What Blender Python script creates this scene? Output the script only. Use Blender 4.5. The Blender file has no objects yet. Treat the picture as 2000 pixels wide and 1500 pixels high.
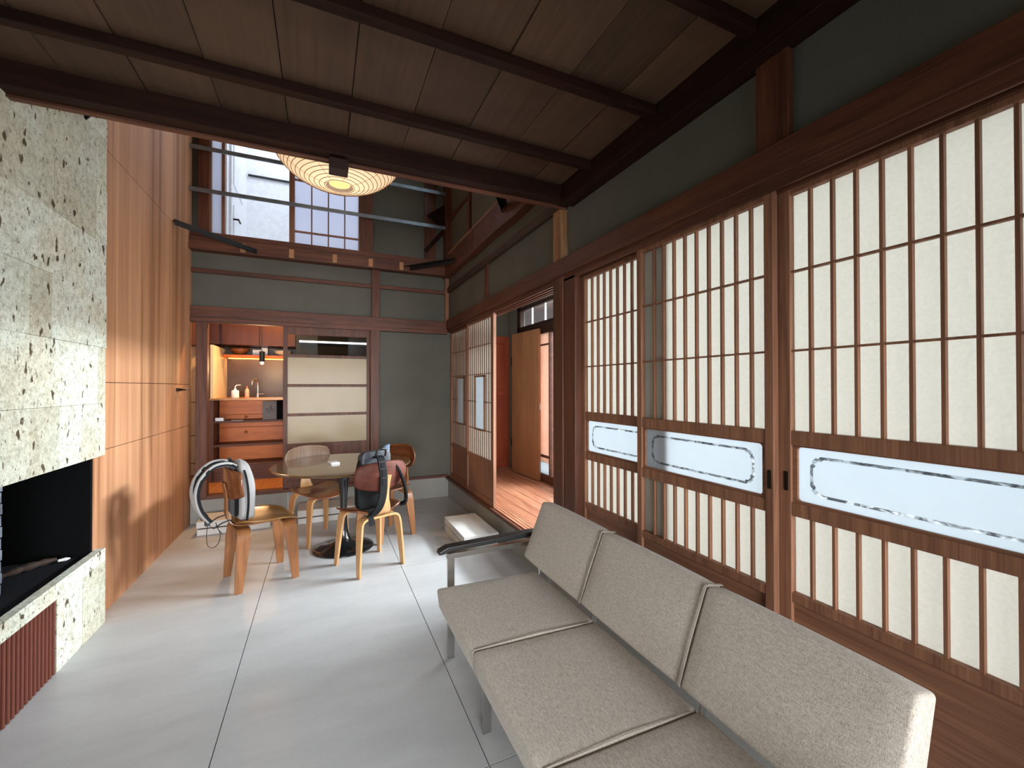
import bpy, bmesh, math, random
from mathutils import Vector, Matrix
random.seed(7)
SC = bpy.context.scene
COL = SC.collection
PI = math.pi

# ---------------------------------------------------------------- camera
YAW, PITCH, ROLL, FPX = 0.4224296, 0.0074690, -0.0011488, 824.4
cam = bpy.data.cameras.new('camera')
cam.sensor_fit = 'HORIZONTAL'
cam.sensor_width = 36.0
cam.lens = 36.0 * FPX / 2000.0
cam.clip_start = 0.02
camo = bpy.data.objects.new('camera', cam)
COL.objects.link(camo)
_f = Vector((math.sin(YAW) * math.cos(PITCH), math.cos(YAW) * math.cos(PITCH), math.sin(PITCH)))
_r = Vector((math.cos(YAW), -math.sin(YAW), 0))
_u = _r.cross(_f)
_r2 = math.cos(ROLL) * _r + math.sin(ROLL) * _u
_u2 = -math.sin(ROLL) * _r + math.cos(ROLL) * _u
camo.matrix_world = Matrix(((_r2.x, _u2.x, -_f.x, 0), (_r2.y, _u2.y, -_f.y, 0), (_r2.z, _u2.z, -_f.z, 1.42), (0, 0, 0, 1)))
SC.camera = camo

# ---------------------------------------------------------------- view, world, lights
SC.view_settings.view_transform = 'Standard'
SC.view_settings.look = 'None'
SC.view_settings.exposure = 0.0
SC.view_settings.gamma = 1.0
SC.view_settings.use_curve_mapping = False
SC.cycles.use_denoising = True
SC.cycles.max_bounces = 10
SC.cycles.diffuse_bounces = 6
SC.cycles.transmission_bounces = 8
SC.cycles.transparent_max_bounces = 12
SC.cycles.sample_clamp_indirect = 6.0
SC.cycles.caustics_reflective = False
SC.cycles.caustics_refractive = False

W = bpy.data.worlds.new('world')
SC.world = W
W.use_nodes = True
W.node_tree.nodes['Background'].inputs[0].default_value = (0.80, 0.90, 1.0, 1)
W.node_tree.nodes['Background'].inputs[1].default_value = 1.2


def area(name, loc, direction, sx, sy, power, color, spread=PI):
    l = bpy.data.lights.new(name, 'AREA')
    l.shape = 'RECTANGLE'
    l.size, l.size_y = sx, sy
    l.energy = power
    l.color = color
    l.spread = spread
    o = bpy.data.objects.new(name, l)
    COL.objects.link(o)
    o.location = loc
    o.rotation_euler = Vector(direction).to_track_quat('-Z', 'Y').to_euler()
    return o


# daylight of the garden reaching the veranda behind the paper screens
area('daylight_veranda', (3.1, 1.3, 1.25), (-1, 0, 0), 7.8, 2.0, 425, (0.93, 0.97, 1.0))
# daylight through the open doorway
area('daylight_doorway', (6.6, 2.45, 2.95), (-1, 0.20, -0.50), 2.9, 0.45, 1180, (0.86, 0.95, 1.0))
# daylight in the upper rooms
area('daylight_upper_room', (0.1, 6.3, 5.1), (0, 0, -1), 2.0, 1.4, 36, (0.82, 0.90, 1.0))
area('daylight_upper_window', (2.2, 3.4, 4.5), (-1, 0, -0.35), 2.4, 1.8, 600, (0.93, 0.96, 1.0))
# unseen fill added behind the camera to brighten surfaces facing it
area('rear_fill', (0.0, -2.1, 1.15), (0, 1, -0.22), 2.8, 1.7, 80, (0.94, 0.97, 1.0), math.radians(75))

# ---------------------------------------------------------------- mesh helpers


class MB:
    def __init__(self):
        self.bm = bmesh.new()
        self.uv = None

    def face(self, vs):
        try:
            return self.bm.faces.new(vs)
        except ValueError:
            return None

    def box(self, x0, x1, y0, y1, z0, z1):
        return self.hexa([(x0, y0, z0), (x1, y0, z0), (x1, y1, z0), (x0, y1, z0), (x0, y0, z1), (x1, y0, z1), (x1, y1, z1), (x0, y1, z1)])

    def hexa(self, pts):
        v = [self.bm.verts.new(p) for p in pts]
        for f in ((3, 2, 1, 0), (4, 5, 6, 7), (0, 1, 5, 4), (1, 2, 6, 5), (2, 3, 7, 6), (3, 0, 4, 7)):
            self.face([v[i] for i in f])
        return self

    def bar(self, p0, p1, w, h, up=(0, 0, 1)):
        p0, p1 = Vector(p0), Vector(p1)
        d = (p1 - p0).normalized()
        s = d.cross(Vector(up)).normalized()
        u = s.cross(d)
        pts = []
        for p in (p0, p1):
            pts.append([p + s * a * w / 2 + u * b * h / 2 for a, b in ((-1, -1), (1, -1), (1, 1), (-1, 1))])
        v = [[self.bm.verts.new(q) for q in r] for r in pts]
        self.face(v[0][::-1])
        self.face(v[1])
        for i in range(4):
            j = (i + 1) % 4
            self.face([v[0][i], v[0][j], v[1][j], v[1][i]])
        return self

    def tube(self, pts, r, n=10, closed=False):
        pts = [Vector(p) for p in pts]
        rs = r if isinstance(r, (list, tuple)) else [r] * len(pts)
        rings = []
        prev = None
        for i, p in enumerate(pts):
            a = pts[i - 1] if (i > 0 or closed) else p
            b = pts[(i + 1) % len(pts)] if (i < len(pts) - 1 or closed) else p
            d = (b - a).normalized()
            if prev is None:
                s = d.cross(Vector((0, 0, 1)))
                if s.length < 1e-3:
                    s = Vector((1, 0, 0))
            else:
                s = prev - d * prev.dot(d)
            s.normalize()
            prev = s
            t = d.cross(s)
            rings.append([self.bm.verts.new(p + (s * math.cos(2 * PI * k / n) + t * math.sin(2 * PI * k / n)) * rs[i]) for k in range(n)])
        m = len(rings)
        for i in range(m if closed else m - 1):
            a, b = rings[i], rings[(i + 1) % m]
            for k in range(n):
                self.face([a[k], a[(k + 1) % n], b[(k + 1) % n], b[k]])
        if not closed:
            self.face(rings[0][::-1])
            self.face(rings[-1])
        return self

    def lathe(self, prof, c=(0, 0, 0), n=48, cap=True):
        rings = []
        for r, z in prof:
            if r < 1e-5:
                rings.append([self.bm.verts.new((c[0], c[1], c[2] + z))])
            else:
                rings.append([self.bm.verts.new((c[0] + r * math.cos(2 * PI * k / n), c[1] + r * math.sin(2 * PI * k / n), c[2] + z)) for k in range(n)])
        for a, b in zip(rings, rings[1:]):
            for k in range(n):
                q = [a[k % len(a)], a[(k + 1) % n % len(a)], b[(k + 1) % n % len(b)], b[k % len(b)]]
                u = []
                for w in q:
                    if w not in u:
                        u.append(w)
                if len(u) > 2:
                    self.face(u)
        if cap:
            for rr in (rings[0], rings[-1]):
                if len(rr) > 2:
                    self.face(rr)
        return self

    def prism(self, poly, axis, a, b):
        def P(u, v, w):
            return {'X': (w, u, v), 'Y': (u, w, v), 'Z': (u, v, w)}[axis]
        A = [self.bm.verts.new(P(u, v, a)) for u, v in poly]
        B = [self.bm.verts.new(P(u, v, b)) for u, v in poly]
        self.face(A)
        self.face(B[::-1])
        n = len(A)
        for i in range(n):
            self.face([A[i], B[i], B[(i + 1) % n], A[(i + 1) % n]])
        return self

    def ringframe(self, outer, inner, axis, a, b):
        """a flat frame between two outlines of equal point count, from depth a to b"""
        def P(u, v, w):
            return {'X': (w, u, v), 'Y': (u, w, v), 'Z': (u, v, w)}[axis]
        L = [[self.bm.verts.new(P(u, v, w)) for u, v in poly] for w in (a, b) for poly in (outer, inner)]
        oa, ia, ob, ib = L
        n = len(oa)
        for i in range(n):
            j = (i + 1) % n
            self.face([oa[i], oa[j], ia[j], ia[i]])
            self.face([ob[i], ib[i], ib[j], ob[j]])
            self.face([oa[i], ob[i], ob[j], oa[j]])
            self.face([ia[i], ia[j], ib[j], ib[i]])
        return self

    def grid(self, fn, nu, nv):
        g = [[self.bm.verts.new(fn(-1 + 2 * i / nu, -1 + 2 * j / nv)) for j in range(nv + 1)] for i in range(nu + 1)]
        for i in range(nu):
            for j in range(nv):
                self.face([g[i][j], g[i + 1][j], g[i + 1][j + 1], g[i][j + 1]])
        return self

    def ribbon(self, pts, side, w, t):
        """strap of width w (a number or list) and thickness t through pts; side = width direction"""
        pts = [Vector(p) for p in pts]
        ws = w if isinstance(w, (list, tuple)) else [w] * len(pts)
        s0 = Vector(side).normalized()
        rings = []
        for i, p in enumerate(pts):
            d = (pts[min(i + 1, len(pts) - 1)] - pts[max(i - 1, 0)]).normalized()
            s = (s0 - d * s0.dot(d)).normalized()
            u = s.cross(d)
            rings.append([self.bm.verts.new(p + s * a * ws[i] / 2 + u * b * t / 2) for a, b in ((-1, -1), (1, -1), (1, 1), (-1, 1))])
        for a, b in zip(rings, rings[1:]):
            for k in range(4):
                self.face([a[k], a[(k + 1) % 4], b[(k + 1) % 4], b[k]])
        self.face(rings[0][::-1])
        self.face(rings[-1])
        return self

    def build(self, name, mat, parent=None, smooth=False, bevel=0, seg=2, sub=0, solid=0, local=False, solid_off=0, autos=None):
        bmesh.ops.recalc_face_normals(self.bm, faces=self.bm.faces[:])
        if parent is not None:
            r = parent
            while r.parent:
                r = r.parent
            if not local:
                self.bm.transform(Matrix.LocRotScale(r.location, r.rotation_euler, None).inverted())
            off = Vector((0, 0, 0))
        else:
            xs = [v.co for v in self.bm.verts]
            off = Vector((sum((min(c[i] for c in xs), max(c[i] for c in xs))) / 2 if i < 2 else min(c[i] for c in xs) for i in range(3)))
            self.bm.transform(Matrix.Translation(-off))
        me = bpy.data.meshes.new(name)
        self.bm.to_mesh(me)
        self.bm.free()
        o = bpy.data.objects.new(name, me)
        COL.objects.link(o)
        o.location = off
        if parent is not None:
            o.parent = parent
            o.location = (0, 0, 0)
        me.materials.append(mat)
        if smooth:
            for p in me.polygons:
                p.use_smooth = True
        if solid:
            m = o.modifiers.new('solid', 'SOLIDIFY')
            m.thickness = solid
            m.offset = solid_off
        if bevel:
            m = o.modifiers.new('bevel', 'BEVEL')
            m.width = bevel
            m.segments = seg
            m.limit_method = 'ANGLE'
            m.angle_limit = math.radians(40)
            m.harden_normals = False
        if sub:
            m = o.modifiers.new('sub', 'SUBSURF')
            m.levels = m.render_levels = sub
        return o


def tag(o, label=None, cat=None, group=None, kind=None):
    if label:
        o['label'] = label
    if cat:
        o['category'] = cat
    if group:
        o['group'] = group
    if kind:
        o['kind'] = kind
    return o


def empty(name, loc, rz=0.0):
    o = bpy.data.objects.new(name, None)
    o.empty_display_size = 0.05
    COL.objects.link(o)
    o.location = loc
    o.rotation_euler = (0, 0, rz)
    return o


def copy_tree(o, parent=None):
    c = o.copy()
    COL.objects.link(c)
    c.parent = parent
    for ch in [x for x in bpy.data.objects if x.parent == o]:
        copy_tree(ch, c)
    return c


_trim = [0]


def trim(mb, mat, label=None, bevel=0.003):
    _trim[0] += 1
    o = mb.build('trim_%d' % _trim[0], mat, bevel=bevel)
    tag(o, label, 'trim' if label else None, kind='structure')
    return o


def struct(name, mb, mat, label=None, cat=None, **k):
    o = mb.build(name, mat, **k)
    return tag(o, label, cat, kind='structure')


def rrect(x0, x1, z0, z1, r, n=5):
    out = []
    for cx, cz, a0 in ((x1 - r, z1 - r, 0), (x0 + r, z1 - r, PI / 2), (x0 + r, z0 + r, PI), (x1 - r, z0 + r, 1.5 * PI)):
        for k in range(n + 1):
            a = a0 + PI / 2 * k / n
            out.append((cx + r * math.cos(a), cz + r * math.sin(a)))
    return out


def rect_like(x0, x1, z0, z1, n=5):
    """rectangle outline with the same point count as rrect"""
    out = []
    for cx, cz in ((x1, z1), (x0, z1), (x0, z0), (x1, z0)):
        out += [(cx, cz)] * (n + 1)
    # nudge repeated corner points apart along the edges so that no face collapses
    e = 0.0008
    res = []
    for c in range(4):
        cx, cz = out[c * (n + 1)]
        pre = {0: (0, -1), 1: (1, 0), 2: (0, 1), 3: (-1, 0)}[c]
        post = {0: (-1, 0), 1: (0, -1), 2: (1, 0), 3: (0, 1)}[c]
        for k in range(n + 1):
            t = k - n / 2
            d = pre if t < 0 else post
            res.append((cx + d[0] * abs(t) * e, cz + d[1] * abs(t) * e))
    return res


def spline(pts, n=6):
    """Catmull-Rom through the points"""
    P = [Vector(p) for p in pts]
    P = [P[0]] + P + [P[-1]]
    out = []
    for i in range(1, len(P) - 2):
        for k in range(n):
            t = k / n
            a, b, c, d = P[i - 1], P[i], P[i + 1], P[i + 2]
            out.append(0.5 * ((2 * b) + (c - a) * t + (2 * a - 5 * b + 4 * c - d) * t * t + (3 * b - a - 3 * c + d) * t ** 3))
    out.append(P[-2])
    return out


# ---------------------------------------------------------------- materials
def srgb(r, g, b):
    return tuple(((c / 255) / 12.92 if c / 255 <= 0.04045 else ((c / 255 + 0.055) / 1.055) ** 2.4) for c in (r, g, b)) + (1,)


def newmat(name):
    m = bpy.data.materials.new(name)
    m.use_nodes = True
    nt = m.node_tree
    b = nt.nodes['Principled BSDF']
    return m, nt, b


def N(nt, t, **k):
    n = nt.nodes.new(t)
    for a, v in k.items():
        setattr(n, a, v)
    return n


def ramp(nt, fac, stops):
    r = N(nt, 'ShaderNodeValToRGB')
    el = r.color_ramp.elements
    while len(el) < len(stops):
        el.new(0.5)
    for e, (p, c) in zip(el, stops):
        e.position = p
        e.color = c
    nt.links.new(fac, r.inputs[0])
    return r.outputs[0]


def noise(nt, scale, detail=4, rough=0.55, dist=0.0, sc=None, coord='Object'):
    tc = N(nt, 'ShaderNodeTexCoord')
    mp = N(nt, 'ShaderNodeMapping')
    nt.links.new(tc.outputs[coord], mp.inputs[0])
    if sc:
        mp.inputs['Scale'].default_value = sc
    n = N(nt, 'ShaderNodeTexNoise')
    n.inputs['Scale'].default_value = scale
    n.inputs['Detail'].default_value = detail
    n.inputs['Roughness'].default_value = rough
    n.inputs['Distortion'].default_value = dist
    nt.links.new(mp.outputs[0], n.inputs['Vector'])
    return n.outputs['Fac'], mp


def bump(nt, b, h, strength, dist=0.01):
    bn = N(nt, 'ShaderNodeBump')
    bn.inputs['Strength'].default_value = strength
    bn.inputs['Distance'].default_value = dist
    nt.links.new(h, bn.inputs['Height'])
    nt.links.new(bn.outputs[0], b.inputs['Normal'])


def plain(name, c, rough=0.5, metal=0.0, spec=0.5, coat=0, var=0.06):
    m, nt, b = newmat(name)
    f, _ = noise(nt, 14, 3)
    lo = tuple(x * (1 - var) for x in c[:3]) + (1,)
    hi = tuple(min(1, x * (1 + var)) for x in c[:3]) + (1,)
    nt.links.new(ramp(nt, f, [(0.3, lo), (0.7, hi)]), b.inputs['Base Color'])
    b.inputs['Roughness'].default_value = rough
    b.inputs['Metallic'].default_value = metal
    b.inputs['Specular IOR Level'].default_value = spec
    b.inputs['Coat Weight'].default_value = coat
    return m


def glow(name, c, strength):
    m, nt, b = newmat(name)
    b.inputs['Base Color'].default_value = c
    b.inputs['Emission Color'].default_value = c
    b.inputs['Emission Strength'].default_value = strength
    return m


_wood = {}


def wood(name, dark, light, axis='Z', rough=0.5, fine=30, long=1.6, spec=0.4, streak=0.5, coat=0.0):
    key = (name, axis)
    if key in _wood:
        return _wood[key]
    m, nt, b = newmat('wood_%s_%s' % (name, axis.lower()))
    s = [fine, fine, fine]
    s['XYZ'.index(axis)] = long
    f1, _ = noise(nt, 1.0, 6, 0.62, 0.6, sc=s)
    s2 = [fine * 6, fine * 6, fine * 6]
    s2['XYZ'.index(axis)] = long * 4
    f2, _ = noise(nt, 1.0, 2, 0.5, 0, sc=s2)
    mx = N(nt, 'ShaderNodeMix', data_type='FLOAT')
    mx.inputs['Factor'].default_value = 0.3
    nt.links.new(f1, mx.inputs['A'])
    nt.links.new(f2, mx.inputs['B'])
    lo = tuple(dark[i] * (1 - streak) + light[i] * streak for i in range(3)) + (1,)
    c = ramp(nt, mx.outputs['Result'], [(0.30, dark), (0.50, lo), (0.68, light)])
    nt.links.new(c, b.inputs['Base Color'])
    b.inputs['Roughness'].default_value = rough
    b.inputs['Specular IOR Level'].default_value = spec
    b.inputs['Coat Weight'].default_value = coat
    bump(nt, b, mx.outputs['Result'], 0.25, 0.004)
    _wood[key] = m
    return m


def beamwood(a):
    return wood('old_beam', srgb(54, 28, 18), srgb(114, 67, 46), a, 0.5, 22, 1.4)


def framewood(a):
    return wood('sash_cedar', srgb(100, 64, 46), srgb(160, 112, 84), a, 0.55, 34, 1.2)


def darkwood(a):
    return wood('smoked_cedar', srgb(24, 12, 8), srgb(52, 28, 19), a, 0.6, 24, 1.5, spec=.15)


def orangewood(a):
    return wood('orange_veneer', srgb(190, 84, 18), srgb(236, 128, 42), a, 0.4, 14, 2.0)


def plywood(a):
    return wood('birch_ply', srgb(156, 112, 70), srgb(200, 156, 108), a, 0.35, 26, 1.5, coat=0.2)


def walnut(a):
    return wood('walnut_ply', srgb(78, 40, 22), srgb(132, 76, 42), a, 0.32, 20, 1.5, coat=0.25)


def plaster():
    m, nt, b = newmat('grey_plaster')
    f, _ = noise(nt, 220, 3, 0.6)
    g, _ = noise(nt, 1.5, 3)
    mx = N(nt, 'ShaderNodeMix', data_type='FLOAT')
    mx.inputs['Factor'].default_value = 0.35
    nt.links.new(g, mx.inputs['A'])
    nt.links.new(f, mx.inputs['B'])
    nt.links.new(ramp(nt, mx.outputs['Result'], [(0.3, srgb(88, 87, 80)), (0.7, srgb(107, 105, 97))]), b.inputs['Base Color'])
    b.inputs['Roughness'].default_value = 0.95
    b.inputs['Specular IOR Level'].default_value = 0.15
    bump(nt, b, f, 0.35, 0.002)
    return m


def floor_tile():
    m, nt, b = newmat('grey_floor_tile')
    f, _ = noise(nt, 130, 4, 0.7)
    g, _ = noise(nt, 2.2, 5, 0.6, 0.4, sc=(1, 3, 1))
    mx = N(nt, 'ShaderNodeMix', data_type='FLOAT')
    mx.inputs['Factor'].default_value = 0.35
    nt.links.new(g, mx.inputs['A'])
    nt.links.new(f, mx.inputs['B'])
    nt.links.new(ramp(nt, mx.outputs['Result'], [(0.3, srgb(167, 168, 169)), (0.7, srgb(187, 188, 189))]), b.inputs['Base Color'])
    b.inputs['Roughness'].default_value = 0.38
    b.inputs['Specular IOR Level'].default_value = 0.45
    bump(nt, b, f, 0.08, 0.001)
    return m


def oya_stone():
    m, nt, b = newmat('oya_stone')
    geo = N(nt, 'ShaderNodeNewGeometry')
    f, _ = noise(nt, 34, 8, 0.78)
    g, _ = noise(nt, 3.0, 4, 0.6)
    base = ramp(nt, f, [(0.34, srgb(172, 168, 154)), (0.47, srgb(214, 213, 203)), (0.60, srgb(236, 238, 231))])
    tint = ramp(nt, g, [(0.35, srgb(232, 222, 206)), (0.6, srgb(238, 242, 238))])
    m1 = N(nt, 'ShaderNodeMix', data_type='RGBA', blend_type='MULTIPLY')
    m1.inputs['Factor'].default_value = 0.75
    nt.links.new(base, m1.inputs['A'])
    nt.links.new(tint, m1.inputs['B'])
    isl = ramp(nt, geo.outputs['Random Per Island'], [(0.0, srgb(224, 216, 204)), (0.5, srgb(246, 246, 238)), (1.0, srgb(255, 255, 252))])
    m2 = N(nt, 'ShaderNodeMix', data_type='RGBA', blend_type='MULTIPLY')
    m2.inputs['Factor'].default_value = 0.9
    nt.links.new(m1.outputs['Result'], m2.inputs['A'])
    nt.links.new(isl, m2.inputs['B'])
    last = m2.outputs['Result']
    hts = []
    for sc, thr, dep, col in ((13, 0.26, 1.0, srgb(84, 70, 54)), (42, 0.40, 0.6, srgb(120, 110, 94))):
        _, mp = noise(nt, 1)
        mp.inputs['Scale'].default_value = (1, 1.5, 0.85)
        mp.inputs['Rotation'].default_value = (0.5, 0, 0)
        nz = N(nt, 'ShaderNodeTexNoise')
        nz.inputs['Scale'].default_value = sc * 1.4
        nt.links.new(mp.outputs[0], nz.inputs['Vector'])
        add = N(nt, 'ShaderNodeVectorMath', operation='MULTIPLY_ADD')
        nt.links.new(nz.outputs['Color'], add.inputs[0])
        add.inputs[1].default_value = (0.09, 0.09, 0.09)
        nt.links.new(mp.outputs[0], add.inputs[2])
        v = N(nt, 'ShaderNodeTexVoronoi')
        v.inputs['Scale'].default_value = sc
        nt.links.new(add.outputs[0], v.inputs['Vector'])
        # random subset of cells carries a pit, its size set by the cell
        sep = N(nt, 'ShaderNodeSeparateColor')
        nt.links.new(v.outputs['Color'], sep.inputs[0])
        mul = N(nt, 'ShaderNodeMath', operation='MULTIPLY_ADD')
        nt.links.new(sep.outputs[0], mul.inputs[0])
        mul.inputs[1].default_value = thr * 2.2
        mul.inputs[2].default_value = -thr * 1.1
        sub = N(nt, 'ShaderNodeMath', operation='SUBTRACT')
        nt.links.new(mul.outputs[0], sub.inputs[0])
        nt.links.new(v.outputs['Distance'], sub.inputs[1])
        mr = N(nt, 'ShaderNodeMapRange')
        nt.links.new(sub.outputs[0], mr.inputs[0])
        mr.inputs[1].default_value = -0.03
        mr.inputs[2].default_value = 0.05
        mm = N(nt, 'ShaderNodeMix', data_type='RGBA')
        nt.links.new(mr.outputs[0], mm.inputs['Factor'])
        nt.links.new(last, mm.inputs['A'])
        mm.inputs['B'].default_value = col
        last = mm.outputs['Result']
        hts.append(mr.outputs[0])
    nt.links.new(last, b.inputs['Base Color'])
    b.inputs['Roughness'].default_value = 0.92
    b.inputs['Specular IOR Level'].default_value = 0.2
    h = N(nt, 'ShaderNodeMath', operation='SUBTRACT')
    nt.links.new(f, h.inputs[0])
    nt.links.new(hts[0], h.inputs[1])
    bump(nt, b, h.outputs[0], 0.5, 0.006)
    return m


def cedar_panel():
    """book-matched veneer with broad wavering vertical figure"""
    m, nt, b = newmat('cedar_veneer_panel')
    f1, mp = noise(nt, 1.0, 4, 0.55, 0.8, sc=(1, 5.2, 0.16))
    f2, _ = noise(nt, 1.0, 4, 0.6, 0.3, sc=(1, 60, 1.6))
    mx = N(nt, 'ShaderNodeMix', data_type='FLOAT')
    mx.inputs['Factor'].default_value = 0.17
    nt.links.new(f1, mx.inputs['A'])
    nt.links.new(f2, mx.inputs['B'])
    nt.links.new(ramp(nt, mx.outputs['Result'], [(0.40, srgb(144, 98, 67)), (0.48, srgb(177, 126, 91)), (0.60, srgb(200, 148, 111))]), b.inputs['Base Color'])
    b.inputs['Roughness'].default_value = 0.6
    b.inputs['Specular IOR Level'].default_value = 0.25
    return m


def ceiling_board():
    m, nt, b = newmat('dark_cedar_ceiling')
    geo = N(nt, 'ShaderNodeNewGeometry')
    f1, _ = noise(nt, 1.0, 4, 0.6, 0.6, sc=(40, 1.5, 1))
    f2, _ = noise(nt, 2.0, 4, 0.6, 0.5)
    mx = N(nt, 'ShaderNodeMix', data_type='FLOAT')
    mx.inputs['Factor'].default_value = 0.5
    nt.links.new(f1, mx.inputs['A'])
    nt.links.new(f2, mx.inputs['B'])
    c = ramp(nt, mx.outputs['Result'], [(0.3, srgb(70, 50, 36)), (0.7, srgb(104, 78, 58))])
    isl = ramp(nt, geo.outputs['Random Per Island'], [(0.0, srgb(205, 195, 185)), (1.0, srgb(255, 250, 240))])
    m2 = N(nt, 'ShaderNodeMix', data_type='RGBA', blend_type='MULTIPLY')
    m2.inputs['Factor'].default_value = 1
    nt.links.new(c, m2.inputs['A'])
    nt.links.new(isl, m2.inputs['B'])
    nt.links.new(m2.outputs['Result'], b.inputs['Base Color'])
    b.inputs['Roughness'].default_value = 0.7
    return m


def floorboards():
    m, nt, b = newmat('pine_floorboard')
    geo = N(nt, 'ShaderNodeNewGeometry')
    f1, _ = noise(nt, 1.0, 5, 0.6, 1.5, sc=(16, 1.6, 1))
    c = ramp(nt, f1, [(0.3, srgb(142, 90, 66)), (0.5, srgb(168, 114, 88)), (0.7, srgb(186, 136, 108))])
    isl = ramp(nt, geo.outputs['Random Per Island'], [(0.0, srgb(215, 200, 190)), (1.0, srgb(255, 255, 250))])
    m2 = N(nt, 'ShaderNodeMix', data_type='RGBA', blend_type='MULTIPLY')
    m2.inputs['Factor'].default_value = 1
    nt.links.new(c, m2.inputs['A'])
    nt.links.new(isl, m2.inputs['B'])
    nt.links.new(m2.outputs['Result'], b.inputs['Base Color'])
    b.inputs['Roughness'].default_value = 0.4
    return m


def translucent(name, c, c2=None, trans=0.7, scale=60, glossy=0.0, rough=0.2):
    m, nt, b = newmat(name)
    out = nt.nodes['Material Output']
    f, _ = noise(nt, scale, 5, 0.7)
    col = ramp(nt, f, [(0.3, c2 or c), (0.7, c)])
    tr = N(nt, 'ShaderNodeBsdfTranslucent')
    df = N(nt, 'ShaderNodeBsdfDiffuse')
    nt.links.new(col, tr.inputs[0])
    nt.links.new(col, df.inputs[0])
    mx = N(nt, 'ShaderNodeMixShader')
    mx.inputs[0].default_value = trans
    nt.links.new(df.outputs[0], mx.inputs[1])
    nt.links.new(tr.outputs[0], mx.inputs[2])
    last = mx.outputs[0]
    if glossy:
        gl = N(nt, 'ShaderNodeBsdfGlossy')
        gl.inputs['Roughness'].default_value = rough
        lf = N(nt, 'ShaderNodeLayerWeight')
        lf.inputs['Blend'].default_value = 0.5
        p_ = N(nt, 'ShaderNodeMath', operation='POWER')
        nt.links.new(lf.outputs['Facing'], p_.inputs[0])
        p_.inputs[1].default_value = 4.0
        lw = N(nt, 'ShaderNodeMath', operation='ADD')
        nt.links.new(p_.outputs[0], lw.inputs[0])
        lw.inputs[1].default_value = 0.05
        mu = N(nt, 'ShaderNodeMath', operation='MULTIPLY')
        nt.links.new(lw.outputs[0], mu.inputs[0])
        mu.inputs[1].default_value = glossy
        m2 = N(nt, 'ShaderNodeMixShader')
        nt.links.new(mu.outputs[0], m2.inputs[0])
        nt.links.new(last, m2.inputs[1])
        nt.links.new(gl.outputs[0], m2.inputs[2])
        last = m2.outputs[0]
    nt.links.new(last, out.inputs[0])
    return m


def clear_glass(name='clear_glass', tint=(0.95, 0.97, 0.97, 1)):
    m, nt, b = newmat(name)
    out = nt.nodes['Material Output']
    tr = N(nt, 'ShaderNodeBsdfTransparent')
    tr.inputs[0].default_value = tint
    gl = N(nt, 'ShaderNodeBsdfGlossy')
    gl.inputs['Roughness'].default_value = 0.02
    lw = N(nt, 'ShaderNodeLayerWeight')
    lw.inputs['Blend'].default_value = 0.5
    pw_ = N(nt, 'ShaderNodeMath', operation='POWER')
    nt.links.new(lw.outputs['Facing'], pw_.inputs[0])
    pw_.inputs[1].default_value = 4.0
    fr = N(nt, 'ShaderNodeMath', operation='MULTIPLY_ADD')
    nt.links.new(pw_.outputs[0], fr.inputs[0])
    fr.inputs[1].default_value = 0.9
    fr.inputs[2].default_value = 0.045
    mx = N(nt, 'ShaderNodeMixShader')
    nt.links.new(fr.outputs[0], mx.inputs[0])
    nt.links.new(tr.outputs[0], mx.inputs[1])
    nt.links.new(gl.outputs[0], mx.inputs[2])
    nt.links.new(mx.outputs[0], out.inputs[0])
    return m


def fabric(name, lo, hi, sc=420, bumpy=0.5):
    m, nt, b = newmat(name)
    a, _ = noise(nt, 1.0, 2, 0.6, 0, sc=(sc * .7, sc * 1.5, sc * 0.14))
    c, _ = noise(nt, 1.0, 2, 0.6, 0, sc=(sc * 0.7, sc * .14, sc * 1.5))
    d, _ = noise(nt, 1.0, 2, 0.6, 0, sc=(sc * 1.0, sc * 1.0, sc * 1.0))
    m1 = N(nt, 'ShaderNodeMath', operation='ADD')
    nt.links.new(a, m1.inputs[0])
    nt.links.new(c, m1.inputs[1])
    m2 = N(nt, 'ShaderNodeMath', operation='ADD')
    nt.links.new(m1.outputs[0], m2.inputs[0])
    nt.links.new(d, m2.inputs[1])
    m3 = N(nt, 'ShaderNodeMath', operation='MULTIPLY')
    nt.links.new(m2.outputs[0], m3.inputs[0])
    m3.inputs[1].default_value = 0.3333
    nt.links.new(ramp(nt, m3.outputs[0], [(0.38, lo), (0.62, hi)]), b.inputs['Base Color'])
    b.inputs['Roughness'].default_value = 0.95
    b.inputs['Specular IOR Level'].default_value = 0.1
    b.inputs['Sheen Weight'].default_value = 0.15
    bump(nt, b, m3.outputs[0], bumpy, 0.002)
    return m


M = {}
M['plaster'] = plaster()
M['tile'] = floor_tile()
M['grout'] = plain('dark_grout', srgb(70, 68, 64), 0.9)
M['stone'] = oya_stone()
M['cedar'] = cedar_panel()
M['gap'] = plain('dark_gap', srgb(46, 26, 18), 0.9)
M['ceil'] = ceiling_board()
M['boards'] = floorboards()
M['paper'] = translucent('shoji_paper', (0.59, 0.575, 0.535, 1), (0.53, 0.52, 0.485, 1), 0.5, 90)
M['frost'] = translucent('frosted_glass', (0.56, 0.60, 0.625, 1), (0.54, 0.58, 0.605, 1), 0.52, 5, 0.6, 0.25)
M['creamglass'] = translucent('cream_frosted_glass', (0.56, 0.48, 0.34, 1), (0.52, 0.44, 0.30, 1), 0.30, 5, 0.22, 0.18)
M['glass'] = clear_glass()
M['white'] = plain('white_paint', srgb(232, 233, 236), 0.6)
M['black'] = plain('soot_black', srgb(9, 9, 10), 0.9, spec=0.1)
M['ash'] = plain('black_sand', srgb(30, 30, 34), 0.95, spec=0.1)
M['terra'] = plain('terracotta_red', srgb(106, 54, 38), 0.8)
M['steelblk'] = plain('black_steel', srgb(22, 22, 24), 0.4, 0.3)
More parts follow.
